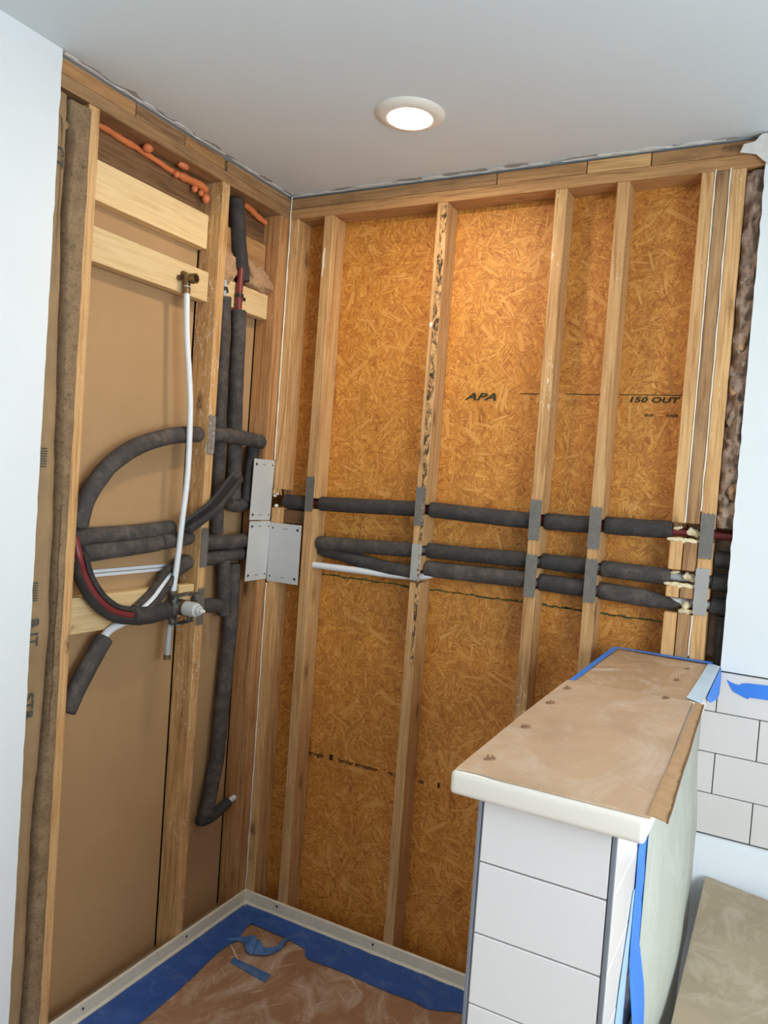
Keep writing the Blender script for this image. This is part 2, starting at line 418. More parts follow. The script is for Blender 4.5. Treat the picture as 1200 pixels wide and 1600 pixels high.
def strip(name, top, bot, mat, thick=.0012, parent=None, wob=0.0, seed=0, sub=4, lift=(0, 0, 1)):
    """tape: two edge polylines of equal length joined by quads, thickened along lift"""
    bm = bmesh.new()
    A, B = smooth_path(top, sub), smooth_path(bot, sub); L = Vector(lift).normalized(); K = 4
    rows = []
    for p, q in zip(A, B):
        row = []
        for k in range(K + 1):
            x = p.lerp(q, k / K)
            if wob: x = x + L * abs(noise.noise(x * 22 + Vector((seed, 0, 0)))) * wob
            row.append((bm.verts.new(x), bm.verts.new(x + L * thick)))
        rows.append(row)
    for a, b in zip(rows, rows[1:]):
        for k in range(K):
            for h in (0, 1): bm.faces.new((a[k][h], a[k + 1][h], b[k + 1][h], b[k][h]))
        for k in (0, K): bm.faces.new((a[k][0], a[k][1], b[k][1], b[k][0]))
    for a in (rows[0], rows[-1]):
        for k in range(K): bm.faces.new((a[k][0], a[k + 1][0], a[k + 1][1], a[k][1]))
    return bm_obj(name, bm, mat, parent, False)

def text(name, s, size, mat, parent, loc, rot, shear=0.0, sx=1.0, offset=0.0):
    cu = bpy.data.curves.new(name, 'FONT'); cu.body = s; cu.size = size; cu.extrude = .0002; cu.shear = shear; cu.offset = offset
    cu.space_character = 1.05
    t = bpy.data.objects.new(name + '_curve', cu); C.objects.link(t)
    dg = bpy.context.evaluated_depsgraph_get(); dg.update()
    me = bpy.data.meshes.new_from_object(t.evaluated_get(dg)); bpy.data.objects.remove(t); bpy.data.curves.remove(cu)
    me.materials.clear()
    for v in me.vertices: v.co.x *= sx
    return link(name, me, mat, parent, loc, rot)

# ================================================================== SETTING
ceiling = setp(box('ceiling', -.12, XR + .1, YF - .1, .12, HC, HC + .06, M['ceiling']), 'plain white painted ceiling above the open stud walls', 'ceiling', kind='structure')
floor = setp(box('floor', -.12, XR + .1, YF - .1, .12, ZF - .06, ZF, M['room_floor']), 'floor beneath the shower pan and bathtub', 'floor', kind='structure')

wall_back = setp(box('wall_back', -.12, XR + .1, .103, .12, ZF, HC, M['backing']), 'back wall sheathed in orange strand board behind open studs', 'wall', kind='structure')
ZS = 1.3                                            # seam between the two strand boards, with its green painted edge
for z0, z1 in ((ZS + .0015, 2.70), (ZF, ZS - .0015)):
    box('strand_board_panel', -.10, 1.78, .090, .102, z0, z1, M['osb'], wall_back)
seam = bmesh.new()
for i in range(70):
    x = .02 + i * .023 + random.uniform(-.006, .006)
    box_bm(random.uniform(.012, .03), .0012, random.uniform(.003, .007), 0, 1, seam, (x, .0895, ZS + random.uniform(-.003, .003)))
setp(bm_obj('green_edge_paint', seam, M['green_line'], wall_back), kind='stuff')
def strands(name, n, mat, seed):
    rnd = random.Random(seed); bm = bmesh.new(); uv = bm.loops.layers.uv.new('UVMap')
    for _ in range(n):
        x, z = rnd.uniform(.0, 1.6), rnd.uniform(.0, 2.62)
        if abs(z - ZS) < .06: continue
        L, W = rnd.uniform(.010, .055) , rnd.choice((.0016, .002, .003, .004, .008)); a = rnd.uniform(0, math.pi); d = rnd.uniform(.0003, .0008)
        ca, sa = math.cos(a), math.sin(a); u0 = rnd.uniform(0, 9)
        P = [(-L, -W), (-L * rnd.uniform(.5, .8), -W * rnd.uniform(.8, 1.2)), (L * rnd.uniform(.5, .9), -W), (L, -W * rnd.uniform(-.4, .6)), (L * rnd.uniform(.7, .95), W), (-L * rnd.uniform(.6, 1), W * rnd.uniform(.7, 1))]
        vs = [bm.verts.new((x + p * ca - q * sa, .0899 - d, z + p * sa + q * ca)) for p, q in P]
        fc = bm.faces.new(vs)
        for lp_, (p, q) in zip(fc.loops, P): lp_[uv].uv = (p + u0, q + u0)
        b = [bm.verts.new((v.co.x, .0902, v.co.z)) for v in vs]
        for i in range(6): bm.faces.new((vs[i], b[i], b[(i + 1) % 6], vs[(i + 1) % 6]))
    return setp(bm_obj(name, bm, mat, wall_back), kind='stuff')
strands('surface_strands', 620, M['strand_light'], 11); strands('surface_strands', 420, M['strand_dark'], 12)
RX = (math.pi / 2, 0, 0)
text('printed_mark', 'APA', .034, M['ink'], wall_back, (.742, .0888, 1.984), RX, .35, 1.75, .0012)
text('printed_mark', '\u2014\u2014', .03, M['ink'], wall_back, (.945, .0888, 2.0), RX, 0, 1.6, .0003)
text('printed_mark', '\u2014\u2014\u2014', .03, M['ink'], wall_back, (1.10, .0888, 2.0), RX, 0, 1.35, .0003)
text('printed_mark', '\u2014\u2014\u2014\u2014\u2014', .03, M['ink'], wall_back, (1.272, .0888, 2.0), RX, 0, 1.25, .0003)
text('printed_mark', '150 OUT', .024, M['ink'], wall_back, (1.30, .0888, 1.984), RX, .2, 1.55, .0008)
text('printed_mark', 'no', .016, M['ink'], wall_back, (1.355, .0888, 1.94), RX, 0, 1.5, .0004)
text('printed_mark', 'out', .016, M['ink'], wall_back, (1.42, .0888, 1.94), RX, 0, 1.5, .0004)
LW = (math.pi / 2, math.radians(-1.0), 0)
text('printed_mark', 'Strength', .022, M['ink_brown'], wall_back, (.185, .0888, .588), LW, 0, 1.0, .0006)
box('printed_mark', .290, .306, .0884, .0894, .588, .610, M['ink_brown'], wall_back)
text('printed_mark', 'exterior orientation', .020, M['ink_brown'], wall_back, (.328, .0888, .590), LW, 0, 1.0, .0006)
text('printed_mark', 'en zen', .022, M['ink_brown'], wall_back, (.545, .0888, .592), LW, 0, 1.0, .0006)
text('printed_mark', 'm', .026, M['ink_brown'], wall_back, (.672, .0888, .592), LW, 0, 1.1, .0008)
box('printed_mark', .748, .757, .0884, .0894, .594, .612, M['ink_brown'], wall_back)

# white painted board and tiles to the right of the opening
def jag(z0, z1, x, amp, n, seed):
    return [(x + amp * noise.noise(Vector((seed, 0, 40 * (z0 + (z1 - z0) * i / n)))), z0 + (z1 - z0) * i / n) for i in range(n + 1)]
prism('painted_board', [(XR, 1.199)] + jag(1.199, HC, 1.644, .004, 60, 5)[0:] + [(XR, HC)], -.014, .0, 1, M['white'], wall_back)
prism('torn_paper', [(1.575, 2.690), (1.583, 2.712), (1.612, 2.716), (1.628, 2.735), (1.67, 2.735), (1.67, 2.63), (1.652, 2.648), (1.634, 2.662), (1.618, 2.679)], -.0175, -.0145, 1, M['gypsum'], wall_back)
box('tile_backer', 1.5985, XR, -.004, .0, .40, 1.199, M['grout'], wall_back)
tiles_cache = {}
def tile_mesh(w, d, h, bev=.0012):
    k = (round(w, 4), round(d, 4), round(h, 4))
    if k not in tiles_cache:
        bm = box_bm(w, d, h, bev, 1); me = bpy.data.meshes.new('tile'); bm.to_mesh(me); bm.free(); me.materials.append(M['tile']); tiles_cache[k] = me
    return tiles_cache[k]
GAP = .0028
for row, (ztop, j0) in enumerate(((1.195, 1.642), (1.075, 1.758), (.955, 1.650), (.835, 1.760))):
    xs = [1.602, j0]
    while xs[-1] < XR: xs.append(min(xs[-1] + .232, XR))
    for a, b in zip(xs, xs[1:]):
        if b - a > .012:
            link('tile', tile_mesh(b - a - GAP, .008, .12 - GAP), None, wall_back, ((a + b) / 2, -.008, ztop - .06))
lm = lump('plaster_lump', (1.628, -.014, 1.203), (.012, .008, .008), M['gypsum'], wall_back, .25, 60, 3, 2)

wall_left = setp(box('wall_left', -.12, -.102, YF - .1, .12, ZF, HC, M['backing']), 'left wall opened to its studs beside white painted board', 'wall', kind='structure')
for y0, y1, z1 in ((-.921, -.399, 2.70), (-.353, -.062, 2.70)):
    box('brown_board_panel', -.102, -.090, y0, y1, ZF, z1, M['kraft_board'], wall_left)
prism('painted_board', [(YF, HC), (YF, ZF)] + jag(ZF, HC, -1.062, .003, 90, 9), .0, .013, 0, M['white'], wall_left)

wf = setp(bpy.data.objects.new('wall_front', None), 'white wall behind the viewer', 'wall', kind='structure')
wr = setp(bpy.data.objects.new('wall_right', None), 'white wall at the far end of the bathtub', 'wall', kind='structure')
C.objects.link(wf); C.objects.link(wr)
def holed(par, k, a0, a1, z0, z1, lo, hi):
    for u0, u1, q0, q1 in ((lo, a0, ZF, HC), (a1, hi, ZF, HC), (a0, a1, ZF, z0), (a0, a1, z1, HC)):
        if k == 'r': box('wall_section', XR, XR + .1, u0, u1, q0, q1, M['white'], par)
        else: box('wall_section', u0, u1, YF - .1, YF, q0, q1, M['white'], par)
holed(wr, *WIN[0], YF - .1, .12)
box('wall_section', -.12, XR + .1, YF - .1, YF, ZF, HC, M['white'], wf)
for i, (k, a0, a1, z0, z1) in enumerate(WIN):
    wn = setp(bpy.data.objects.new('window_%d' % (i + 1), None), ('window in the wall at the end of the bathtub', 'window in the wall behind the viewer')[i], 'window', kind='structure'); C.objects.link(wn)
    for u0, u1, q0, q1 in ((a0, a0 + .04, z0, z1), (a1 - .04, a1, z0, z1), (a0 + .04, a1 - .04, z0, z0 + .04), (a0 + .04, a1 - .04, z1 - .04, z1)):
        if k == 'r': box('window_frame', XR + .03, XR + .08, u0, u1, q0, q1, M['white'], wn)
        else: box('window_frame', u0, u1, YF - .08, YF - .03, q0, q1, M['white'], wn)

# ragged paint and paper left along the ceiling edge
def ragged(name, along, seed, a0, a1, mat, wmax, dz, step=.012, cover=.9):
    """torn strip lying against the ceiling edge: a flat band of uneven width"""
    bm = bmesh.new(); n = int((a1 - a0) / step); prev = None
    for i in range(n + 1):
        t = a0 + (a1 - a0) * i / n
        wd = wmax * max(.12, .55 + .9 * noise.noise(Vector((seed, 0, t * 14))) + .35 * noise.noise(Vector((seed, 5, t * 60))))
        h = dz * (.6 + .6 * abs(noise.noise(Vector((seed, 9, t * 40)))))
        def q(a, z): return (t, -a, z) if along == 'x' else (a, -t, z)
        row = [bm.verts.new(q(.0005, HC)), bm.verts.new(q(wd, HC)), bm.verts.new(q(wd * .95, HC - h * .5)), bm.verts.new(q(.0005, HC - h))]
        if prev and noise.noise(Vector((seed + 2, 3, t * 9))) < cover - .5:
            for k in range(4): bm.faces.new((prev[k], prev[(k + 1) % 4], row[(k + 1) % 4], row[k]))
        prev = row
    return setp(bm_obj(name, bm, mat, ceiling), kind='stuff')
for al, b in (('x', 1.63), ('y', 1.05)):
    ragged('torn_paint_edge', al, 3 + b, .012, b, M['gypsum'], .013, .006)
    ragged('torn_paper_edge', al, 8 + b, .012, b, M['torn_grey'], .026, .0022, .02, .62)

# ================================================================== FRAMING
STUD_D = .089
FR = 'framing studs of the opened back wall'
NOTCH = [(1.360, 1.396), (1.428, 1.468), (1.566, 1.606)]
def notched_stud(name, x0, x1, mat, label, y0=0.0, notches=NOTCH, depth=.062, z0=ZF + .0005, z1=2.652, group='open studs of the back wall'):
    pts = [(STUD_D, z0), (y0, z0)]
    for a, b in notches: pts += [(y0, a), (depth, a), (depth, b), (y0, b)]
    pts += [(y0, z1), (STUD_D, z1)]
    return setp(prism(name, pts, x0, x1, 0, mat, None, .0022), label, 'stud', group)
zb = ZF + .0005
setp(board('top_plate', -.0, 1.66, .0, STUD_D, 2.652, 2.690, M['plate'], 'x'), 'lower wooden top plate running across the back stud heads', 'framing plate')
setp(board('top_plate', -.0, .83, .0, STUD_D, 2.6905, 2.7285, M['stud_dark'], 'x'), 'upper top plate at the back, grey-brown length nearest the corner', 'framing plate')
setp(board('top_plate', .833, 1.13, .0, STUD_D, 2.6905, 2.7285, M['plate'], 'x'), 'upper top plate at the back, middle length beyond the ceiling lamp', 'framing plate')
setp(board('top_plate', 1.133, 1.325, -.001, STUD_D, 2.6905, 2.7285, M['stud'], 'x'), 'short bright orange length of the upper back top plate', 'framing plate')
setp(board('top_plate', 1.328, 1.66, .0, STUD_D, 2.6905, 2.7285, M['plate'], 'x'), 'upper top plate at the back beside the torn white paper', 'framing plate')
setp(board('top_plate', -STUD_D, .0, -1.30, -.0005, 2.652, 2.690, M['stud_dark'], 'y'), 'lower wooden top plate running over the left wall studs', 'framing plate')
for a, b, lb, mt in ((-1.30, -.792, 'upper left top plate length nearest the white wall', 'plate'), (-.789, -.585, 'upper left top plate length with a swirling knot', 'stud_dark'), (-.582, -.39, 'upper left top plate length above the copper coloured foam', 'plate'), (-.375, -.0005, 'upper left top plate length ending in the room corner', 'stud_dark')):
    setp(board('top_plate', -STUD_D, -.0005, a, b, 2.6905, 2.7285, M[mt], 'y'), lb, 'framing plate')

notched_stud('stud', .0025, .0405, M['stud'], 'corner stud of the back wall, splintered off above the black pipe', notches=[(1.545, 1.618)], depth=.080)
notched_stud('stud', .156, .198, M['stud'], 'back stud behind the folded grey plates, with a paint smear near its head', notches=[(1.553, 1.594)])
notched_stud('stud', .620, .660, M['stud'], 'back stud with a blackened bark edge down its face', notches=[(1.328, 1.374), (1.424, 1.460), (1.570, 1.606)])
notched_stud('stud', 1.036, 1.075, M['stud_worn'], 'pale scraped back stud, first to the right of the black printed letters')
notched_stud('stud', 1.230, 1.269, M['stud'], 'clean pale back stud standing close beside the scraped one')
P12 = [(1.345, 1.392), (1.424, 1.475), (1.560, 1.616)]
notched_stud('stud', 1.474, 1.511, M['stud'], 'knotty pale outer stud of the triple post above the half wall', notches=P12, depth=.066)
notched_stud('stud', 1.514, 1.552, M['stud_dark'], 'grey-brown middle stud of the triple post above the half wall', y0=.002, notches=P12, depth=.066)
notched_stud('stud', 1.555, 1.595, M['stud'], 'stud of the triple post beside the glass wool, with two steel plates')
# splintered end and bark strip: parts need a parent, so fetch the studs
studs = [o for o in bpy.data.objects if o.name.startswith('stud')]
def find(sub): return next(o for o in bpy.data.objects if o.get('label', '').find(sub) >= 0)
corner = find('splintered off'); bark_stud = find('blackened bark')
rnd = random.Random(5)
pts = [(.0405, 1.945)] + [(.0405 - .026 * min(1, (1.945 - z) / .26) + rnd.uniform(-.0022, .0022), z) for z in (1.90, 1.86, 1.83, 1.80, 1.765, 1.74, 1.715, 1.69, 1.665, 1.64)] + [(.016, 1.616), (.022, 1.610), (.029, 1.617), (.035, 1.608), (.0415, 1.616), (.0425, 1.70), (.0415, 1.80)]
prism('splinter', pts, -.0045, .004, 1, M['splinter'], corner, .001)
bm = bmesh.new()
for i in range(16):
    x = .028 + random.uniform(-.012, .018); L = random.uniform(.012, .03)
    sweep(bm, [Vector((x, -.006 + random.uniform(-.006, .01), 1.625)), Vector((x + random.uniform(-.01, .01), -.01, 1.625 - L))], [(-.002, -.0015), (.002, -.0015), (0, .002)], (0, -1, 0))
setp(bm_obj('wood_fibres', bm, M['splinter'], corner), kind='stuff')
def bark(u, v):
    z = 2.64 - u * 1.60; low = max(0, min(1, (1.75 - z) / .12))
    xa = .6350 + .010 * low + .004 * noise.noise(Vector((0, 1, z * 12))); xb = .6585 + .0012 * noise.noise(Vector((5, 1, z * 30)))
    e = 1 if 0 < v < 1 else 0
    return Vector((xa + (xb - xa) * v, -.0006 - e * (.0015 + .0022 * abs(noise.noise(Vector((v * 4, 0, z * 60))))), z))
grid('bark_edge', bark, 240, 6, M['bark'], bark_stud, .0008, False)
smear = find('paint smear')
prism('paint_smear', [(.160, 2.50), (.166, 2.535), (.171, 2.53), (.169, 2.49), (.171, 2.46), (.166, 2.455), (.165, 2.425), (.161, 2.43), (.1625, 2.46)], -.0008, .0004, 1, M['caulk'], smear)
prism('paint_chip', [(.623, 2.235), (.633, 2.243), (.635, 2.228), (.628, 2.222)], -.0008, .0004, 1, M['caulk'], bark_stud)
# blocking between corner stud and the next one, behind the first pipe
setp(board('wood_block', .0425, .154, .030, .085, 1.488, 1.540, M['dark_plank'], 'x'), 'dark brown wood block under the black pipe in the corner bay', 'wood block')

# left wall
GL = 'open studs of the left wall'
setp(board('stud', -STUD_D, .0, -.957, -.919, zb, 2.652, M['stud'], 'z'), 'left wall stud beside the brown paper-faced insulation', 'stud', GL)
setp(board('stud', -STUD_D, .0, -.3935, -.3555, zb, 2.652, M['stud_worn'], 'z'), 'left wall stud with plaster remnants and a tall white pipe beside it', 'stud', GL)
setp(board('stud', -STUD_D, .0, -.057, -.003, zb, 2.652, M['stud_red'], 'z'), 'corner stud of the left wall beside the white caulk line', 'stud', GL)
l2 = find('plaster remnants')
l2.data.materials[0] = M['stud_worn']
# boards set between the left studs
setp(board('plank', -.089, -.073, -.920, -.396, 2.545, 2.650, M['dark_plank'], 'y', bev=.001), 'dark rough plank under the left top plate behind the orange foam', 'plank')
setp(board('plank', -.089, -.073, -.353, -.060, 2.545, 2.650, M['dark_plank'], 'y', bev=.001), 'dark plank behind the black pipe beneath the top plate', 'plank')
setp(board('plank', -.089, -.052, -.920, -.396, 2.425, 2.540, M['fresh'], 'y'), 'pale new plank, upper of the two between the left studs', 'plank')
setp(board('plank', -.089, -.060, -.353, -.060, 2.43, 2.540, M['plate'], 'y'), 'brown plank in the corner bay behind the loose glass wool', 'plank')
setp(board('plank', -.073, -.035, -.920, -.3965, 2.245, 2.345, M['fresh'], 'y'), 'pale new plank carrying the brass pipe elbow', 'plank')
setp(board('plank', -.073, -.035, -.3525, -.060, 2.258, 2.350, M['fresh'], 'y'), 'pale new plank behind the strapped burgundy pipe', 'plank')
setp(board('plank', -.085, -.047, -.920, -.3965, 1.158, 1.268, M['fresh'], 'y'), 'pale new plank behind the shower valve and looped pipe', 'plank')
setp(board('wood_block', -.046, -.012, -.470, -.398, 1.205, 1.275, M['fresh'], 'y'), 'small pale wood block behind the shower valve', 'wood block')

# ================================================================== NAIL PLATES
def nail_plate(x, y, z0, z1, mat, label, wall='b', w=.038):
    n = 6; pts = []
    for i in range(n + 1): pts.append((-w / 2 + w * i / n, z1 + (.004 if i % 2 else -.002)))
    for i in range(n + 1): pts.append((w / 2 - w * i / n, z0 - (.004 if i % 2 else -.002)))
    if wall == 'b': o = prism('nail_plate', [(x + a, b) for a, b in pts], -.0026, -.0004, 1, M[mat])
    else: o = prism('nail_plate', [(y + a, b) for a, b in pts], .0004, .0026, 0, M[mat])
    return setp(o, label, 'nail plate', 'small steel nail plates over the pipes')
nail_plate(.176, 0, 1.546, 1.673, 'nail_plate', 'dark nail plate on the stud right of the folded grey plates', w=.036)
nail_plate(.640, 0, 1.532, 1.664, 'nail_plate', 'upper nail plate on the bark-edged stud')
nail_plate(.640, 0, 1.338, 1.465, 'nail_plate_pale', 'pale lower nail plate on the bark-edged stud')
nail_plate(1.055, 0, 1.522, 1.650, 'nail_plate', 'upper nail plate on the pale scraped stud')
nail_plate(1.055, 0, 1.335, 1.471, 'nail_plate', 'lower nail plate on the pale scraped stud')
nail_plate(1.249, 0, 1.513, 1.642, 'nail_plate', 'upper nail plate on the clean stud left of the triple post')
nail_plate(1.249, 0, 1.343, 1.478, 'nail_plate', 'lower nail plate on the clean stud left of the triple post')
nail_plate(1.575, 0, 1.518, 1.648, 'nail_plate', 'upper nail plate on the triple post')
nail_plate(1.573, 0, 1.350, 1.486, 'nail_plate_pale', 'lower paler nail plate on the triple post')
nail_plate(0, -.3745, 1.727, 1.858, 'nail_plate_speck', 'plaster-specked nail plate at the curved black pipe', 'l', .036)
nail_plate(0, -.3745, 1.335, 1.468, 'nail_plate', 'nail plate on the left stud at the paired black pipes', 'l', .036)
nail_plate(0, -.3745, 1.133, 1.258, 'nail_plate', 'nail plate on the left stud behind the shower valve', 'l', .036)

def big_plate(name, face, a0, a1, z0, z1, tilt, off, parent=None, mirror=False):
    """flat guard plate with punched triangle barbs and nail holes; face 'l' lies on x, 'b' on y"""
    def P(a, z, d):
        zc = (z0 + z1) / 2
        a2 = a + tilt * (z - zc)
        return (off + d, a2, z) if face == 'l' else (a2, -off - d, z)
    def poly(bm, pts, d0, d1):
        A = [bm.verts.new(P(a, z, d0)) for a, z in pts]; B = [bm.verts.new(P(a, z, d1)) for a, z in pts]
        bm.faces.new(A); bm.faces.new(list(reversed(B)))
        for i in range(len(pts)): bm.faces.new((A[i], A[(i + 1) % len(pts)], B[(i + 1) % len(pts)], B[i]))
    bm = bmesh.new(); poly(bm, [(a0, z0), (a1, z0), (a1, z1), (a0, z1)], 0, .0016)
    o = bm_obj(name, bm, M['big_plate'], parent)
    W = a1 - a0; s = -1 if mirror else 1
    for z in (z1 - .02, z0 + .02):
        a = (a0 + .018) if not mirror else (a1 - .018)
        bm = bmesh.new(); poly(bm, [(a - s * .006, z + .007), (a + s * .007, z), (a - s * .006, z - .007)], .0016, .0021)
        bm_obj('punched_barb', bm, M['hole'], o)
    bm = bmesh.new()
    for z in (z1 - .02, z0 + .02):
        for k in (.46, .54):
            a = a0 + W * k; poly(bm, [(a + .0026 * math.cos(t * 1.047), z + .0026 * math.sin(t * 1.047)) for t in range(6)], .0016, .0021)
        a = a1 - .012 if not mirror else a0 + .014
        poly(bm, [(a + .0034 * math.cos(t * 1.047), z + .0044 * math.sin(t * 1.047)) for t in range(6)], .0016, .0021)
    setp(bm_obj('nail_holes', bm, M['hole'], o), kind='stuff')
    return o
setp(big_plate('guard_plate', 'l', -.130, -.002, 1.4955, 1.727, .03, .0015), 'single grey steel guard plate at the corner, above the folded pair', 'guard plate')
fold = empty('folded_guard_plate', (0, 0, 1.26), 'folded grey steel guard plate wrapping the inside corner', 'guard plate')
big_plate('plate_leaf', 'l', -.134, -.003, 1.265, 1.491, .03, .0015, fold)
big_plate('plate_leaf', 'b', .004, .150, 1.258, 1.486, .0, .0015, fold, True)

# ================================================================== PIPES ON THE BACK WALL
Y = .044; FRAD = .0275
run = empty('insulated_pipe', (0, Y, 1.58), 'upper black foam-covered pipe running across the back studs', 'pipe', 'black insulated pipes across the back wall')
tube('pipe', [(.075, Y, 1.572), (.6, Y, 1.589), (1.3, Y, 1.588), (1.75, Y, 1.588)], .0125, M['pex_red'], run, round_end=False)
for a, b, za, zc, mt in ((.036, .154, 1.572, 1.572, 'foam_dark'), (.200, .618, 1.574, 1.588, 'foam_dark'), (.662, 1.034, 1.589, 1.580, 'foam_dark'), (1.077, 1.228, 1.583, 1.586, 'foam_dark'), (1.271, 1.4745, 1.588, 1.592, 'foam_dark')):
    tube('foam_sleeve', [(a, Y, za), ((a + b) / 2, Y - .002, (za + zc) / 2 - .001), (b, Y, zc)], FRAD, M[mt], run, sub=6, wob=.0015, seed=a)
run = empty('insulated_pipe', (0, Y, 1.44), 'middle black foam-covered pipe running across the back studs', 'pipe', 'black insulated pipes across the back wall')
tube('pipe', [(.1995, Y, 1.424), (.6, Y, 1.442), (1.3, Y, 1.451), (1.75, Y, 1.447)], .0125, M['pex_grey'], run, round_end=False)
for a, b, za, zc, mt in ((.1995, .618, 1.424, 1.440, 'foam'), (.662, 1.034, 1.444, 1.450, 'foam_dark'), (1.077, 1.228, 1.452, 1.452, 'foam_dark'), (1.271, 1.480, 1.450, 1.449, 'foam'), (1.597, 1.75, 1.447, 1.446, 'foam_dark')):
    tube('foam_sleeve', [(a, Y, za), ((a + b) / 2, Y - .003, (za + zc) / 2 - .001), (b, Y, zc)], .0262, M[mt], run, sub=6, wob=.0015, seed=a + 3)
run = empty('insulated_pipe', (0, Y - .01, 1.37), 'lowest black foam-covered pipe on the back wall, white pipe bared at one end', 'pipe', 'black insulated pipes across the back wall')
tube('pipe', [(.1995, .024, 1.340), (.39, .026, 1.341), (.62, .034, 1.345), (.80, .038, 1.378), (1.3, .04, 1.377), (1.75, .044, 1.375)], .0125, M['pex_white'], run, round_end=False)
bm = bmesh.new()                                       # split sleeve hanging open off the white pipe
path = smooth_path([(.205, .060, 1.396), (.30, .054, 1.388), (.42, .040, 1.372), (.52, .036, 1.362), (.618, .036, 1.358)], 6)
sweep(bm, path, arc_prof(.0262, .0135, math.radians(122), math.radians(418), 16), (0, -.35, -1), [.85] + [1.0] * (len(path) - 1), True, True, .0012)
bm_obj('foam_sleeve', bm, M['foam_dark'], run, True)
for a, b, za, zc, mt in ((.662, 1.034, 1.378, 1.385, 'foam'), (1.077, 1.228, 1.382, 1.380, 'foam_dark')):
    tube('foam_sleeve', [(a, Y - .004, za), ((a + b) / 2, Y - .008, (za + zc) / 2), (b, Y - .004, zc)], .0285, M[mt], run, sub=6, wob=.0015, seed=a + 9)
bm = bmesh.new(); path = smooth_path([(1.271, .04, 1.380), (1.36, .036, 1.377), (1.42, .038, 1.372), (1.47, .042, 1.370), (1.512, .046, 1.369)], 6)
sweep(bm, path, circ(.028, 16), (0, -1, 0), [.9] + [1.0] * 9 + [1.0 - .42 * i / (len(path) - 11) for i in range(len(path) - 10)], True, True, .002)
bm_obj('foam_sleeve', bm, M['foam'], run, True)
drop = empty('pipe_drop', (1.63, .04, 1.0), 'black foam pipe dropping down beside the triple post', 'pipe')
tube('foam_sleeve', [(1.598, .044, 1.378), (1.63, .044, 1.376), (1.75, .044, 1.372)], .026, M['foam_dark'], drop, wob=.001)
tube('foam_sleeve', [(1.634, .040, 1.348), (1.635, .038, 1.2), (1.636, .038, .6)], .017, M['foam_dark'], drop, wob=.001, seed=4)
setp(tube('foam_offcut', [(1.598, .046, 1.517), (1.65, .046, 1.516), (1.74, .046, 1.515)], .0262, M['foam_dark'], wob=.001, seed=8), 'short black foam length between the post and the white board', 'foam sleeve')
for (x0, x1, y, z, lb) in ((1.476, 1.552, .006, 1.563, 'crusty cream foam around the burgundy pipe in the triple post'), (1.478, 1.552, .008, 1.428, 'crusty cream foam around the grey pipe in the triple post'), (1.515, 1.552, .010, 1.352, 'round blob of cream foam in the lowest notch of the triple post')):
    o = empty('spray_foam', ((x0 + x1) / 2, y, z), lb, 'spray foam')
    big = x1 - x0 > .05; L = (x1 - x0) / 2
    lump('foam_blob', ((x0 + x1) / 2, y + .006, z), (L, .012, .0085), M['cream_foam'], o, .55, 70, x0 * 10, 4, (0, 0, 0), 4)
    if big:
        lump('foam_blob', (x1 - .016, y + .018, z + .028), (.022, .008, .011), M['cream_foam'], o, .6, 70, x0 * 7, 4, (0, .3, 0), 4)
        lump('foam_blob', (x0 + .016, y + .022, z + .037), (.014, .006, .006), M['cream_foam'], o, .6, 70, x0 * 3, 3, (0, -.3, 0), 4)
    else: lump('foam_blob', ((x0 + x1) / 2, y + .01, z + .018), (.013, .010, .013), M['cream_foam'], o, .25, 60, 5, 3)
o = empty('spray_foam', (.025, -.01, 1.6), 'small white foam bits at the splintered corner stud', 'spray foam')
for p in ((.020, -.004, 1.606), (.032, -.006, 1.600), (.018, -.002, 1.592), (.024, .002, 1.552)): lump('foam_blob', p, (.008, .006, .0065), M['caulk'], o, .25, 70, p[2] * 50, 2)
def caulk(pts, r, label, seed):
    bm = bmesh.new(); path = smooth_path(pts, 10)
    path = [p + Vector((noise.noise(Vector((seed, 0, p.z * 14))) * .0018, 0, 0)) for p in path]
    sc = [max(.35, 1 + .6 * noise.noise(Vector((seed + 3, 1, p.z * 20)))) for p in path]
    sweep(bm, path, circ(r, 6), (0, -1, 0), sc)
    return setp(bm_obj('caulk_line', bm, M['caulk'], None, True), label, 'caulk')
caulk([(.004, -.004, z) for z in (.03, .4, .8, 1.25)], .0026, 'broken white caulk line low in the room corner', 1)
caulk([(.005, -.004, z) for z in (1.73, 2.0, 2.3, 2.738)], .0030, 'white caulk line high in the room corner', 2)
caulk([(1.5125, -.0005, z) for z in (1.618, 1.9, 2.3, 2.655)], .0022, 'cream caulk line beside the knotty stud of the triple post', 3)
caulk([(1.5535, -.0005, z) for z in (1.655, 1.9, 2.3, 2.655)], .0022, 'cream caulk line on the far side of the grey-brown stud', 4)
caulk([(1.5535, -.0005, z) for z in (1.225, 1.27, 1.31, 1.345)], .0024, 'short cream caulk line just above the half wall', 5)

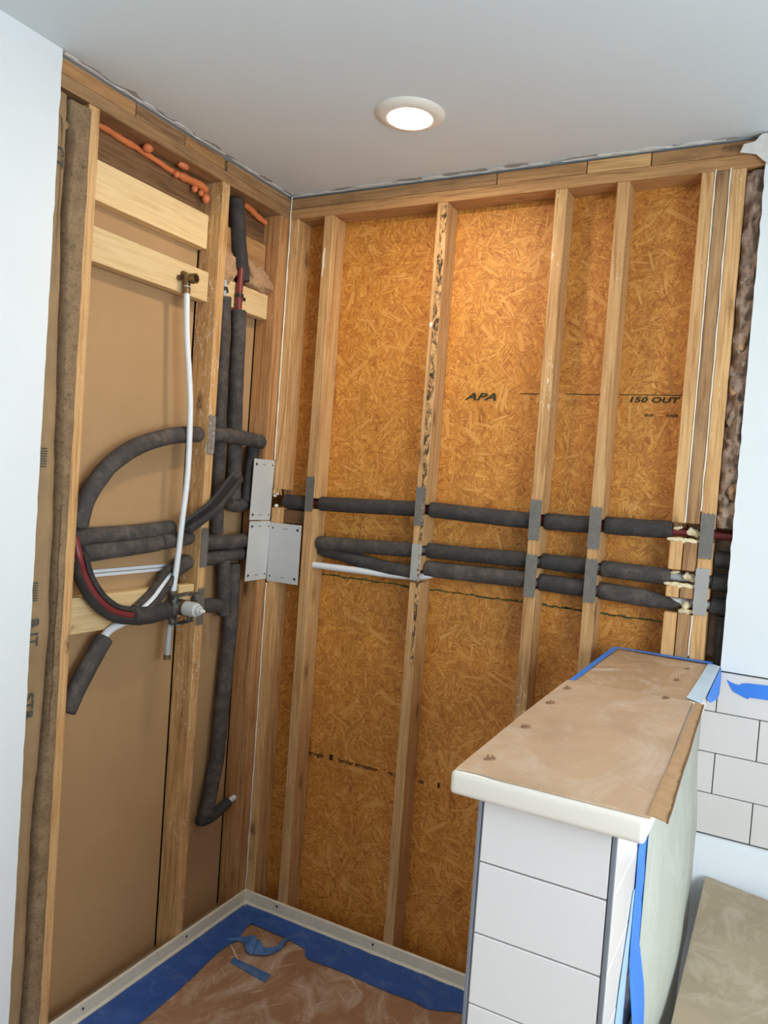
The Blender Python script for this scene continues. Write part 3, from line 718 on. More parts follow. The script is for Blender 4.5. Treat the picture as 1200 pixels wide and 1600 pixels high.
# ================================================================== LEFT WALL PLUMBING
hoop = empty('insulated_pipe', (-.03, -.6, 1.7), 'thick black foam pipe curving down from the left stud', 'pipe')
tube('foam_sleeve', [(-.036, -.397, 1.790), (-.030, -.45, 1.787), (-.030, -.556, 1.769), (-.030, -.678, 1.730), (-.030, -.777, 1.670), (-.030, -.845, 1.595), (-.030, -.876, 1.53), (-.030, -.888, 1.475)], .0275, M['foam'], hoop, hollow=.013, wob=.002)
branch = empty('insulated_pipe', (-.04, -.2, 1.79), 'black foam pipe crossing the corner bay and turning down behind the steel plate', 'pipe')
tube('foam_sleeve', [(-.018, -.352, 1.797), (-.008, -.25, 1.800), (-.006, -.16, 1.797), (-.012, -.072, 1.792)], .0265, M['foam'], branch, wob=.0025, seed=2)
tube('foam_sleeve', [(-.034, -.088, 1.815), (-.034, -.092, 1.74), (-.034, -.100, 1.64), (-.034, -.112, 1.56)], .0235, M['foam_dark'], branch, wob=.002, seed=5)
pb = empty('insulated_pipe', (-.05, -.2, 2.6), 'tall black foam riser with a bare burgundy length near the top of the corner bay', 'pipe')
tube('foam_sleeve', [(-.050, -.262, 2.645), (-.048, -.251, 2.57), (-.038, -.236, 2.448), (-.028, -.225, 2.357)], .0275, M['foam_dark'], pb, hollow=.014, wob=.0015)
tube('pipe', [(-.021, -.246, 2.40), (-.020, -.249, 2.317), (-.018, -.250, 2.235)], .0125, M['pex_red'], pb, round_end=False)
tube('foam_sleeve', [(-.010, -.257, 2.250), (-.018, -.240, 2.126), (-.036, -.215, 2.014), (-.060, -.178, 1.878), (-.0625, -.164, 1.76), (-.052, -.170, 1.665), (-.048, -.171, 1.565)], .0270, M['foam'], pb, hollow=.013, wob=.002, seed=3)
tube('foam_sleeve', [(-.050, -.196, 1.555), (-.045, -.150, 1.546), (-.045, -.10, 1.556), (-.045, -.061, 1.565)], .025, M['foam'], pb, wob=.0025, seed=6)
st = empty('pipe_strap', (-.018, -.236, 2.302), 'black plastic strap holding the burgundy pipe to the plank', 'pipe clamp')
lathe('ring', [(.0127, -.006), (.0152, -.006), (.0152, .006), (.0127, .006)], M['black_plastic'], st, (-.019, -.2485, 2.302))
box('tab', -.034, -.030, -.236, -.198, 2.295, 2.307, M['black_plastic'], st, .001)
pa = empty('insulated_pipe', (-.06, -.29, 2.3), 'slim grey foam riser tucked behind the left stud', 'pipe')
tube('foam_sleeve', [(-.012, -.334, 2.280), (-.030, -.309, 2.158), (-.060, -.268, 2.03), (-.066, -.254, 1.847), (-.066, -.246, 1.661), (-.062, -.236, 1.440)], .0235, M['foam'], pa, hollow=.012, wob=.002, seed=7)
st = empty('pipe_strap', (-.014, -.320, 2.318), 'black plastic strap above the slim grey riser', 'pipe clamp')
lathe('ring', [(.0090, -.006), (.0130, -.006), (.0130, .006), (.0090, .006)], M['black_plastic'], st, (-.018, -.334, 2.305))
box('tab', -.034, -.026, -.322, -.300, 2.299, 2.311, M['black_plastic'], st, .001)
setp(tube('pipe_stub', [(-.018, -.334, 2.335), (-.016, -.334, 2.275)], .0085, M['pex_grey'], round_end=False), 'grey pipe end held by the strap behind the left stud', 'pipe')
# paired sleeves into the left stud and onwards
pr = empty('insulated_pipe', (-.05, -.6, 1.45), 'upper of the paired black foam pipes in the left bay', 'pipe')
tube('foam_sleeve', [(-.062, -.885, 1.446), (-.062, -.728, 1.449), (-.060, -.567, 1.458), (-.058, -.475, 1.468)], .0275, M['foam'], pr, hollow=.013, wob=.002, seed=1)
tube('foam_sleeve', [(-.045, -.351, 1.416), (-.034, -.27, 1.414), (-.030, -.177, 1.412), (-.032, -.075, 1.417)], .0275, M['foam'], pr, wob=.0035, seed=12)
pr = empty('insulated_pipe', (-.04, -.6, 1.41), 'lower of the paired black foam pipes in the left bay', 'pipe')
tube('foam_sleeve', [(-.058, -.850, 1.397), (-.056, -.677, 1.408), (-.052, -.533, 1.421)], .0290, M['foam'], pr, hollow=.013, wob=.002, seed=9)
tube('foam_sleeve', [(-.040, -.538, 1.421), (-.042, -.470, 1.427), (-.044, -.400, 1.434)], .0255, M['foam'], pr, wob=.0015, seed=10)
tube('foam_sleeve', [(-.045, -.351, 1.352), (-.040, -.27, 1.357), (-.040, -.173, 1.364), (-.042, -.070, 1.366)], .0260, M['foam'], pr, wob=.003, seed=13)
dg_ = empty('loose_foam_sleeve', (-.02, -.36, 1.56), 'split black foam sleeve hanging loose diagonally across the left stud', 'foam sleeve')
bm = bmesh.new(); path = smooth_path([(.006, -.478, 1.474), (.020, -.42, 1.512), (.032, -.361, 1.556), (.034, -.261, 1.655)], 6)
sweep(bm, path, arc_prof(.0265, .0150, math.radians(132), math.radians(408), 16), (.5, -.6, .75), None, True, True, .001)
bm_obj('sleeve', bm, M['foam_dark'], dg_, True)
# loop of burgundy pipe in a split sleeve, ending in the valve
lp = empty('pipe_loop', (-.03, -.7, 1.25), 'burgundy pipe looping down inside a split black sleeve to the valve', 'pipe')
L1p = [(-.030, -.900, 1.45), (-.016, -.892, 1.395), (-.020, -.868, 1.34), (-.012, -.826, 1.272), (-.006, -.764, 1.222), (-.004, -.685, 1.199), (-.006, -.603, 1.192), (-.010, -.523, 1.198), (-.018, -.500, 1.205)]
tube('pipe', L1p, .0125, M['pex_red'], lp, round_end=False)
bm = bmesh.new(); path = smooth_path(L1p[1:7], 6)
sweep(bm, path, arc_prof(.0285, .0150, math.radians(138), math.radians(402), 18), (.80, -.22, .45), None, True, True, .0018)
bm_obj('foam_sleeve', bm, M['foam_dark'], lp, True)
tube('foam_sleeve', [L1p[5], L1p[6], L1p[7]], .0285, M['foam_dark'], lp, wob=.001)
wp = empty('white_pipe_sleeved', (-.02, -.65, 1.2), 'white pipe slanting down out of a split black sleeve', 'pipe')
wpts = [(-.050, -.43, 1.330), (-.040, -.509, 1.291), (-.030, -.598, 1.228), (-.040, -.690, 1.178), (-.046, -.753, 1.150), (-.044, -.82, 1.066), (-.042, -.868, .985)]
wpts = [(a + (0 if i < 2 else .012), b, c) for i, (a, b, c) in enumerate(wpts)]
tube('pipe', wpts, .0125, M['pex_white'], wp, round_end=False)
tube('foam_sleeve', [(-.046, -.397, 1.352), (-.045, -.44, 1.334), (-.042, -.485, 1.316)], .0275, M['foam'], wp, wob=.0012)
bm = bmesh.new(); path = smooth_path([(-.042, -.480, 1.318), (-.040, -.509, 1.291), (-.032, -.56, 1.250), (-.026, -.600, 1.224), (-.026, -.640, 1.200)], 6)
sweep(bm, path, arc_prof(.0300, .0170, math.radians(110), math.radians(430), 16), (.85, -.35, .6), None, True, True, .0015)
bm_obj('foam_sleeve', bm, M['foam'], wp, True)
tube('foam_sleeve', [(-.032, -.763, 1.138), (-.030, -.812, 1.072), (-.030, -.86, .998), (-.030, -.893, .935)], .0275, M['foam'], wp, hollow=.013, wob=.0015, seed=2)
bar = empty('white_trim_strip', (-.07, -.69, 1.33), 'thin white plastic strip lying behind the pipes in the left bay', 'plastic strip')
for k, dz in ((0, .006), (1, -.006)):
    board('rail', -.0895, -.080 + .004 * k, -.918, -.40, 1.330 + dz - .005, 1.330 + dz + .005, M['pex_white'], 'y', bar, .001)
# shower riser and its elbow
rs = empty('shower_riser', (-.01, -.5, 1.25), 'tall slim white riser pipe from the valve up to the brass elbow', 'pipe')
tube('pipe', [(-.014, -.523, 2.270), (-.010, -.513, 2.116), (.0, -.503, 1.991), (.005, -.491, 1.867), (.005, -.484, 1.654), (.0, -.490, 1.504), (-.010, -.489, 1.374), (-.020, -.492, 1.245)], .0098, M['pex_white'], rs, round_end=False, n=14)
lathe('crimp_ring', [(.0099, -.010), (.0124, -.010), (.0124, .010), (.0099, .010)], M['brass'], rs, (-.0135, -.5225, 2.252))
el = empty('brass_elbow', (-.03, -.523, 2.28), 'tarnished brass elbow screwed to the pale plank above the white riser', 'pipe fitting')
lathe('body', [(.0, -.020), (.0115, -.020), (.0125, 0), (.0145, .012), (.0145, .020), (.0, .023)], M['brass'], el, (-.014, -.523, 2.286))
lathe('outlet', [(.0, -.010), (.0120, -.010), (.0120, .016), (.0165, .017), (.0165, .034), (.0125, .034), (.0115, .018), (.0, .018)], M['brass'], el, (-.012, -.521, 2.289), 'x')
for p in ((-.020, -.541, 2.289), (-.020, -.524, 2.306)):
    e_ = lathe('mounting_ear', [(.0, -.004), (.0095, -.004), (.0095, .004), (.0, .004)], M['brass'], el, (-.030, p[1], p[2]), 'x', 16)
    lathe('screw', [(.0, .0), (.0045, .0), (.0045, .002), (.0, .0035)], M['black_plastic'], e_, (-.026, p[1], p[2]), 'x', 10)
# valve
vx, vy, vz = -.020, -.487, 1.207
va = empty('shower_valve', (vx, vy, vz - .1), 'grimy bronze shower valve with a pale plastic cartridge on the left stud', 'valve')
lathe('body', [(.0, -.020), (.022, -.020), (.026, -.010), (.027, .030), (.024, .034), (.0, .034)], M['dirty_brass'], va, (vx, vy, vz), 'x')
tube('inlet', [(vx, vy - .030, vz - .004), (vx, vy, vz), (vx, vy + .05, vz)], .014, M['dirty_brass'], va, round_end=False)
tube('port', [(vx, vy - .004, vz - .045), (vx, vy - .004, vz), (vx, vy - .004, vz + .052)], .0135, M['dirty_brass'], va, round_end=False)
lathe('bonnet', [(.0, 0), (.0265, .0), (.0265, .012), (.0245, .014), (.0245, .022), (.0275, .023), (.0275, .030), (.0, .030)], M['dirty_brass'], va, (vx + .030, vy, vz), 'x')
ct = lathe('cartridge', [(.0, .0), (.0245, .0), (.0245, .030), (.0225, .046), (.0165, .049), (.0155, .060), (.0105, .061), (.0100, .068), (.0, .068)], M['cartridge'], va, (vx + .058, vy, vz), 'x')
lathe('spindle', [(.0, .0), (.005, .0), (.005, .011), (.0035, .013), (.0, .013)], M['caulk'], ct, (vx + .125, vy, vz), 'x', 12)
gd = empty('valve_guard', (.02, vy, vz), 'square plaster-smeared guard frame standing around the shower valve', 'valve guard')
# open square frame that stands out from the valve, its rims bent outwards
def gbar(a, b, wd, th, nm):
    bm = bmesh.new(); A, B = Vector(a), Vector(b)
    path = [A.lerp(B, i / 10) for i in range(11)]
    sweep(bm, path, [(-th, -wd), (th, -wd), (th, wd), (-th, wd)], (1, 0, 0), None, True, True, .0015)
    bm_obj(nm, bm, M['guard'], gd)
gz0, gz1, gy0, gy1 = vz - .056, vz + .040, vy - .030, vy + .068
gbar((.012, gy0, gz0), (.012, gy0, gz1), .016, .0022, 'guard_side'); gbar((.012, gy0, gz1), (.018, gy1, gz1 + .004), .018, .0022, 'guard_side')
gbar((.012, gy0, gz0), (.018, gy1 - .02, gz0 + .006), .016, .0022, 'guard_side'); gbar((.014, gy1, gz1 + .004), (.014, gy1 - .006, gz1 - .028), .012, .0022, 'guard_side')
gbar((.014, gy1 - .02, gz0 + .006), (.014, gy1 - .018, gz0 + .026), .012, .0022, 'guard_side')
sb = empty('capped_pipe_stub', (-.02, -.5, 1.03), 'short white pipe stub hanging below the shower valve', 'pipe')
tube('pipe', [(-.020, -.494, 1.165), (-.020, -.499, 1.10), (-.020, -.500, 1.040)], .0098, M['pex_grey'], sb, round_end=False, n=14)
lathe('end_ring', [(.0, -.008), (.0118, -.008), (.0118, .006), (.0099, .007)], M['brass'], sb, (-.020, -.500, 1.036))
# lower corner bay
lo = empty('insulated_pipe', (-.045, -.17, .38), 'long black foam pipe descending the corner bay to a low elbow', 'pipe')
tube('foam_sleeve', [(-.045, -.152, 1.328), (-.045, -.147, 1.183), (-.045, -.149, 1.037), (-.045, -.164, .795), (-.045, -.173, .601), (-.045, -.192, .509), (-.043, -.220, .385)], .0285, M['foam'], lo, wob=.0015)
tube('foam_sleeve', [(-.040, -.262, .385), (-.038, -.225, .374), (-.038, -.16, .382), (-.040, -.095, .398)], .0205, M['foam_dark'], lo, wob=.0015, seed=5)
tube('pipe', [(-.040, -.10, .397), (-.040, -.058, .404)], .0105, M['pex_white'], lo, round_end=False)
br = empty('insulated_pipe', (-.03, -.25, 1.19), 'short black foam branch turning from the left stud into the corner riser', 'pipe')
tube('foam_sleeve', [(-.030, -.351, 1.186), (-.026, -.30, 1.188), (-.026, -.245, 1.180)], .0255, M['foam'], br, wob=.0025)
tube('foam_sleeve', [(-.040, -.214, 1.345), (-.036, -.212, 1.28), (-.036, -.206, 1.21), (-.040, -.200, 1.14)], .0240, M['foam'], br, wob=.0025, seed=4)
lump_o = setp(lump('plaster_blob', (-.040, -.052, .405), (.010, .007, .010), M['caulk'], None, .35, 50, 2, 2), 'plaster blob where the low pipe enters the corner stud', 'plaster')

# orange foam under the top plate
of = empty('orange_foam_bead', (-.075, -.6, 2.63), 'long glossy orange spray foam bead under the left top plate', 'spray foam')
bm = bmesh.new(); path = smooth_path([(-.066, -.915, 2.644), (-.064, -.82, 2.640), (-.064, -.72, 2.636), (-.064, -.60, 2.628), (-.064, -.52, 2.626), (-.062, -.45, 2.628), (-.060, -.412, 2.620)], 7)
sweep(bm, path, circ(.0105, 10), (1, 0, 0), [.8 + .5 * abs(noise.noise(Vector((p.y * 22, 1, 0)))) + (.5 if p.y > -.52 else 0) for p in path], True, True, .003)
bm_obj('bead', bm, M['orange_foam'], of, True)
for p, r in (((-.055, -.470, 2.604), .011), ((-.050, -.445, 2.598), .010), ((-.046, -.424, 2.590), .015), ((-.052, -.56, 2.617), .011)):
    lump('blob', p, (r, r, r * 1.1), M['orange_foam'], of, .25, 50, r * 900, 2)
setp(lump('orange_foam_lump', (-.040, -.700, 2.642), (.016, .017, .014), M['orange_foam'], None, .15, 50, 3, 2), 'round orange foam knob under the left top plate', 'spray foam')
setp(lump('orange_foam_lump', (-.034, -.548, 2.645), (.013, .022, .010), M['orange_foam'], None, .4, 60, 8, 2), 'small crusted orange foam lump near the middle of the left plate', 'spray foam')
of = empty('orange_foam_bead', (-.07, -.12, 2.64), 'short orange foam bead behind the black riser in the corner bay', 'spray foam')
bm = bmesh.new(); path = smooth_path([(-.062, -.205, 2.648), (-.062, -.16, 2.640), (-.060, -.12, 2.628), (-.056, -.075, 2.620)], 7)
sweep(bm, path, circ(.013, 10), (1, 0, 0), [.8 + .6 * abs(noise.noise(Vector((p.y * 30, 4, 0)))) for p in path], True, True, .003)
bm_obj('bead', bm, M['orange_foam'], of, True)
for p, r in (((-.050, -.325, 2.628), .012), ((-.040, -.335, 2.585), .008)): lump('blob', p, (r, r, r), M['orange_foam'], of, .3, 50, r * 500, 2)
# loose glass wool
setp(lump('glass_wool', (-.050, -.300, 2.395), (.034, .050, .062), M['fibre'], None, .35, 26, 2, 4, (0, 0, 0), 4), 'tan glass wool tuft behind the left stud, left of the black riser', 'insulation')
setp(lump('glass_wool', (-.042, -.125, 2.392), (.036, .085, .042), M['fibre'], None, .35, 24, 6, 4, (-.42, 0, 0), 4), 'tan glass wool wad resting on the plank right of the black riser', 'insulation')
# kraft faced batt left of the first stud
def lerp_tab(t, z):
    for (z1, v1), (z0, v0) in zip(t, t[1:]):
        if z >= z0: return v0 + (v1 - v0) * max(0, min(1, (z - z0) / (z1 - z0)))
    return t[-1][1]
CT = [(2.66, -1.030), (2.55, -1.019), (2.2, -1.012), (1.7, -.994), (1.17, -.980), (.63, -1.002), (.15, -1.0), (0, -1.0)]
batt = empty('insulation_batt', (-.02, -1.02, 0), 'brown paper-faced insulation batt between white wall and first stud', 'insulation')
def kraft(u, v):
    z = .0 + u * 2.642; yc = lerp_tab(CT, z) + .005 * noise.noise(Vector((1, 0, z * 5)))
    ys = [-1.085, -1.058, -1.035, yc - .020, yc - .006, yc, yc + .003]; xs = [-.014, -.010, -.006, -.004, -.010, -.030, -.050]
    k = min(int(v * 6), 5); t = v * 6 - k
    y = ys[k] + (ys[k + 1] - ys[k]) * t; x = xs[k] + (xs[k + 1] - xs[k]) * t
    return Vector((x + .005 * noise.fractal(Vector((y * 26, 3, z * 9)), 1, 2, 3), y, z))
grid('paper_facing', kraft, 160, 18, M['kraft'], batt, .0015)
def flap(u, v):
    z = .0 + u * 2.636; yc = lerp_tab(CT, z) + .005 * noise.noise(Vector((1, 0, z * 5)))
    ys = [yc + .008, yc + .011, yc + .016, -.972, -.957, -.951]; xs = [-.050, -.014, -.003, .0010, .0030, .0012]
    k = min(int(v * 5), 4); t = v * 5 - k
    y = ys[k] + (ys[k + 1] - ys[k]) * t; x = xs[k] + (xs[k + 1] - xs[k]) * t
    lim = .006 if y < -.96 else .0008
    return Vector((x + lim * noise.fractal(Vector((y * 34, 7, z * 12)), 1, 2, 3), y + .003 * v * noise.noise(Vector((8, 0, z * 11))), z))
grid('paper_flange', flap, 160, 12, M['kraft_spot'], batt, .0012)
box('batt_core', -.088, -.052, -1.20, -.962, .002, 2.64, M['fibre'], batt)
TL = Matrix(((0, 0, 1), (-0.0, 1, 0), (1, 0, 0)))       # lettering turned a quarter: reads downwards
def kraft_text(s, z, size, y):
    o = text('printed_letters', s, size, M['ink_grey'], batt, (.0, 0, 0), (0, 0, 0), 0, 1.2, .0006)
    # text x -> -z (downwards), text y -> +y (towards the stud), normal -> +x
    o.matrix_parent_inverse = batt.matrix_basis.inverted()
    o.matrix_basis = Matrix(((0, 0, 1, .0005), (0, 1, 0, y), (-1, 0, 0, z), (0, 0, 0, 1)))
kraft_text('B IT', 1.235, .036, -1.052); kraft_text('STR', 1.03, .036, -1.055); kraft_text('CT', 2.50, .034, -1.054)
kraft_text('||||||||', 1.70, .02, -1.045); kraft_text('||||||||', 1.335, .02, -1.05)
# glass wool right of the triple post
gw = empty('glass_wool_batt', (1.62, .05, 1.6), 'grey-brown glass wool packed between the triple post and white board', 'insulation')
def wool(u, v):
    z = 1.612 + u * (2.645 - 1.612); x = 1.597 + v * .13
    return Vector((x, .034 - .030 * math.sin(math.pi * min(1, v * 1.6 + .1)) + .030 * noise.fractal(Vector((x * 34, 2, z * 22)), .8, 2, 4), z))
grid('wool_face', wool, 130, 16, M['fibre_grey'], gw, .004)
for i, (x, z) in enumerate(((1.612, 2.02), (1.622, 1.86), (1.618, 2.15), (1.626, 2.33), (1.634, 1.72), (1.615, 1.93))):
    lump('wool_tuft', (x, .012, z), (.014, .010, .022), M['fibre_grey' if i % 2 else 'fibre'], gw, .6, 60, i, 3, (0, 0, 0), 4)
grid('wool_face', lambda u, v: Vector((1.597 + v * .13, .080 - .01 * noise.noise(Vector((v * 5, 0, u * 8))), 1.22 + u * .39)), 40, 6, M['fibre_grey'], gw, .004)

# ================================================================== CEILING LAMP
lamp = empty('recessed_light', (.724, -.444, HC), 'round recessed ceiling lamp, lit, in a cream trim ring', 'ceiling light')
lathe('trim_ring', [(.064, -.001), (.064, -.0140), (.068, -.0160), (.086, -.012), (.099, -.005), (.1015, -.0002), (.064, -.0002)], M['lamp_trim'], lamp, (.724, -.444, HC), n=48)
lathe('lens', [(.0, -.0155), (.05, -.0150), (.0638, -.0135), (.0638, -.001), (.0, -.001)], M['lens'], lamp, (.724, -.444, HC), n=48)

# ================================================================== SHOWER PAN
pan = empty('shower_pan', (.7, -.6, ZF), 'white shower pan with raised flange against the open studs', 'shower pan')
box('pan_base', .0, 1.372, -1.30, .0, ZF, -.031, M['pan'], pan)
def flange(ax, L, seed):
    prof = [(-.0005, -.031), (-.0005, .026), (.004, .027), (.008, .022), (.010, -.014), (.016, -.021), (.018, -.031)]
    bm = bmesh.new(); rows = []
    n = 24
    for i in range(n + 1):
        t = L * i / n
        rows.append([bm.verts.new((d, -t, z) if ax == 'y' else (t, -d, z)) for d, z in prof])
    for a, b in zip(rows, rows[1:]):
        for j in range(len(prof) - 1): bm.faces.new((a[j], a[j + 1], b[j + 1], b[j]))
        bm.faces.new((a[-1], a[0], b[0], b[-1]))
    bm.faces.new(rows[0]); bm.faces.new(list(reversed(rows[-1])))
    return bm_obj('pan_flange', bm, M['pan'], pan)
fl, fb = flange('y', 1.30, 1), flange('x', 1.372, 2)
for p, par, ax in (((.0095, -.345, .006), fl, 'x'), ((.0095, -.80, .006), fl, 'x'), ((.160, -.0095, .010), fb, 'y'), ((.585, -.0095, .008), fb, 'y'), ((1.02, -.0095, .008), fb, 'y')):
    lathe('screw_hole', [(.0, -.001 if ax == 'x' else .001), (.0042, -.001 if ax == 'x' else .001), (.0042, .0008 if ax == 'x' else -.0008), (.0, .0008 if ax == 'x' else -.0008)], M['hole'], par, p, ax, 10)
setp(box('floor_cardboard', .10, 1.37, -1.298, -.100, -.0305, -.0275, M['card_floor']), 'scuffed brown cardboard covering the shower pan floor', 'cardboard')
ti = [(.118, -.030), (.118, -.095), (.120, -.150), (.140, -.215), (.132, -.267), (.134, -.355), (.150, -.47), (.163, -.631), (.166, -.80), (.16, -1.0), (.165, -1.29)]
tape_l = setp(strip('painter_tape', [(.019, y, -.024) for _, y in ti], [(x, y, -.0262) for x, y in ti], M['tape'], .0014, None, .005, 1), 'dusty blue masking tape along the left edge of the pan', 'tape', 'blue tape around the shower pan')
tb = [(.116, -.108), (.274, -.112), (.369, -.126), (.409, -.166), (.54, -.160), (.717, -.164), (.81, -.158), (.871, -.166), (.92, -.147), (.993, -.122), (1.2, -.13), (1.368, -.14)]
setp(strip('painter_tape', [(x if x > .12 else .020, -.019, -.0235) for x, _ in tb], [(x, y, -.0255) for x, y in tb], M['tape'], .0014, None, .005, 6), 'blue masking tape along the back edge of the pan', 'tape', 'blue tape around the shower pan')
setp(strip('tape_scrap', [(.193, -.306, -.0268), (.27, -.307, -.0265), (.355, -.309, -.0268)], [(.200, -.333, -.0268), (.28, -.343, -.0265), (.365, -.353, -.0268)], M['tape_dusty'], .0012, None, .002, 3), 'small flat strip of dusty blue tape on the floor cardboard', 'tape')
setp(strip('tape_scrap', [(.112, -.240, -.020), (.165, -.213, -.012), (.205, -.212, .000), (.235, -.220, .006), (.262, -.232, -.002), (.282, -.208, -.010), (.290, -.160, -.016), (.283, -.100, -.020)],
             [(.112, -.246, -.022), (.165, -.224, -.024), (.210, -.262, -.025), (.242, -.264, -.020), (.268, -.250, -.024), (.294, -.216, -.025), (.302, -.165, -.025), (.295, -.104, -.023)], M['tape_dusty'], .0012, None, .018, 9, 6), 'crumpled twisted curl of blue tape on the floor cardboard', 'tape')

# ================================================================== HALF WALL
hw = empty('half_wall', (1.485, -.62, ZF), 'low tiled half wall with thick white cap beside the tub', 'half wall')
HX0, HX1, HY = 1.376, 1.598, -1.252
box('wall_core', HX0 + .009, HX1 - .009, HY + .009, -.002, ZF, 1.170, M['grout'], hw)
box('cap', 1.333, 1.642, -1.283, -.001, 1.171, 1.2105, M['cap'], hw, .010, 4, True)
zs = [1.169, 1.060, .940, .820, .700, .580, .460, .340, .220, .100, -.02]
for a, b in zip(zs, zs[1:]):
    h = a - b - GAP; zc = (a + b) / 2
    link('tile', tile_mesh(HX1 - HX0 - .016, .008, h), None, hw, ((HX0 + HX1) / 2, HY + .004, zc))
    for k in range(4):                                     # tub side and shower side courses
        y0 = HY + .009 + k * .31; y1 = min(y0 + .31, -.003)
        link('tile', tile_mesh(.008, y1 - y0 - GAP, h), None, hw, (HX1 - .004, (y0 + y1) / 2, zc))
        link('tile', tile_mesh(.008, y1 - y0 - GAP, h), None, hw, (HX0 + .004, (y0 + y1) / 2, zc))
for x in (HX0, HX1):
    box('edge_trim', x - .001 if x == HX0 else x - .006, x + .005 if x == HX0 else x + .001, HY - .001, HY + .007, ZF, 1.170, M['trim_metal'], hw, .0015, 2)
# cardboard on the cap
def sheet(x0, x1, y0, y1, z, seed, warp):
    return lambda u, v: Vector((x0 + (x1 - x0) * u + .004 * noise.noise(Vector((seed, v * 7, 0))) * (1 if u in (0, 1) else 0), y0 + (y1 - y0) * v + .004 * noise.noise(Vector((seed + 5, u * 5, 0))) * (1 if v in (0, 1) else 0), z + warp * abs(noise.noise(Vector((u * 3, v * 5, seed))))))
cs = empty('cap_cardboard', (1.49, -.9, 1.212), 'large tan cardboard sheet on the near part of the half wall cap', 'cardboard')
shf = sheet(0, 1, -1.276, -.530, 1.2145, 1, .002)
grid('sheet', lambda u, v: Vector((1.341 - .010 * math.sin(math.pi * v * .55) + (1.646 - .013 * v - 1.341) * u, shf(u, v).y, shf(u, v).z)), 16, 40, M['card'], cs, .0035)
def fold_fn(u, v):
    y = -1.274 + v * .742
    x = 1.642 - .013 * v + u * (.026 - .009 * v + .002 * noise.noise(Vector((2, v * 5, 0)))); z = 1.2172 - .0035 * u ** 1.5 + .001 * noise.noise(Vector((4, v * 9, 0)))
    return Vector((x, y, z))
grid('folded_edge', fold_fn, 5, 44, M['card_edge'], cs, .0030)
bm = bmesh.new()
for i in range(150):
    y = -1.272 + i * .00493; q = fold_fn(1, (y + 1.274) / .742)
    box_bm(.003, .0026, random.uniform(.004, .007), 0, 1, bm, (q.x + .001, y, q.z - .0015 + random.uniform(-.001, .001)))
setp(bm_obj('corrugated_edge', bm, M['corrug'], cs), kind='stuff')
cb = empty('cap_cardboard', (1.47, -.27, 1.212), 'dusty cardboard sheet on the far part of the half wall cap', 'cardboard')
grid('sheet', sheet(1.338, 1.612, -.560, -.012, 1.2122, 6, .0014), 16, 30, M['card_back'], cb, .0028)
def tear(par, x, y, z, s, a):
    bm = bmesh.new()
    for k in range(5):
        t = a + (k - 2) * .35 + random.uniform(-.2, .2); L = s * random.uniform(.35, .8); ox = (k - 2) * s * .42
        b = Vector((x + ox * math.cos(a + .3), y + ox * math.sin(a + .3), z))
        d = Vector((math.cos(t + 1.5), math.sin(t + 1.5), random.uniform(.4, 1.0))) * L
        p = Vector((-d.y, d.x, 0)).normalized() * s * .22
        vs = [bm.verts.new(b - p), bm.verts.new(b + p), bm.verts.new(b + d * .6 + p * .8), bm.verts.new(b + d), bm.verts.new(b + d * .7 - p)]
        bm.faces.new(vs)
    bmesh.ops.solidify(bm, geom=bm.faces[:], thickness=.0012)
    bm_obj('torn_nick', bm, M['tear'], par)
for x, y in ((1.374, -1.21), (1.369, -.994), (1.359, -.788), (1.356, -.633), (1.568, -.548)): tear(cs, x, y, 1.2165, .012, .5)
for x, y in ((1.563, -.323), (1.570, -.149)): tear(cb, x, y, 1.2140, .010, .6)
Z1 = 1.2158
def straight(name, pts_a, pts_b, mat, label, wob=.001, seed=0, lift=(0, 0, 1), grp='blue tape on the half wall'):
    return setp(strip(name, pts_a, pts_b, M[mat], .0010, None, wob, seed, 4, lift), label, 'tape', grp)
straight('painter_tape', [(1.336, -.53, Z1 - .001), (1.336, -.27, Z1), (1.336, -.006, Z1)], [(1.348, -.53, Z1 - .001), (1.350, -.27, Z1), (1.353, -.020, Z1)], 'tape_bright', 'narrow blue tape along the shower edge of the cap cardboard')
straight('painter_tape', [(1.345, -.004, Z1 + .001), (1.48, -.004, Z1 + .001), (1.622, -.004, Z1 + .001)], [(1.345, -.020, Z1 + .001), (1.48, -.028, Z1 + .001), (1.622, -.034, Z1 + .001)], 'tape_bright', 'blue tape along the back edge of the cap cardboard at the post')
straight('painter_tape', [(1.606, -.50, 1.2150), (1.610, -.27, 1.2150), (1.612, -.02, 1.2155)], [(1.6425, -.51, 1.2105), (1.6435, -.27, 1.2105), (1.6435, -.02, 1.2105)], 'film_white', 'pale tape over the tub edge of the cap behind the folded cardboard')
straight('painter_tape', [(1.6445, -.42, 1.206), (1.6445, -.20, 1.208), (1.6445, -.02, 1.208)], [(1.650, -.40, 1.190), (1.652, -.16, 1.152), (1.648, -.02, 1.165)], 'tape_bright', 'blue tape flap hanging off the cap above the tub tiles', .002, 3, (1, 0, 0))
XS = HX1 + .0012
straight('painter_tape', [(XS, -1.022, 1.168), (XS, -1.03, 1.0), (XS + .002, -1.035, .85), (XS + .018, -1.04, .725), (XS + .020, -1.036, .55)], [(XS, -.915, 1.168), (XS, -.93, 1.0), (XS + .002, -.93, .85), (XS + .018, -.92, .725), (XS + .020, -.93, .55)], 'tape_bright', 'wrinkled bright blue tape hanging down the tub side of the half wall', .004, 5, (1, 0, 0))
straight('masking_film', [(XS, -1.045, .985), (XS, -1.08, .91), (XS, -1.115, .84), (XS, -1.13, .745)], [(XS, -1.033, .985), (XS, -1.040, .91), (XS, -1.044, .84), (XS, -1.05, .745)], 'film', 'pale blue film beside the hanging tape on the tiles', .001, 7, (1, 0, 0))
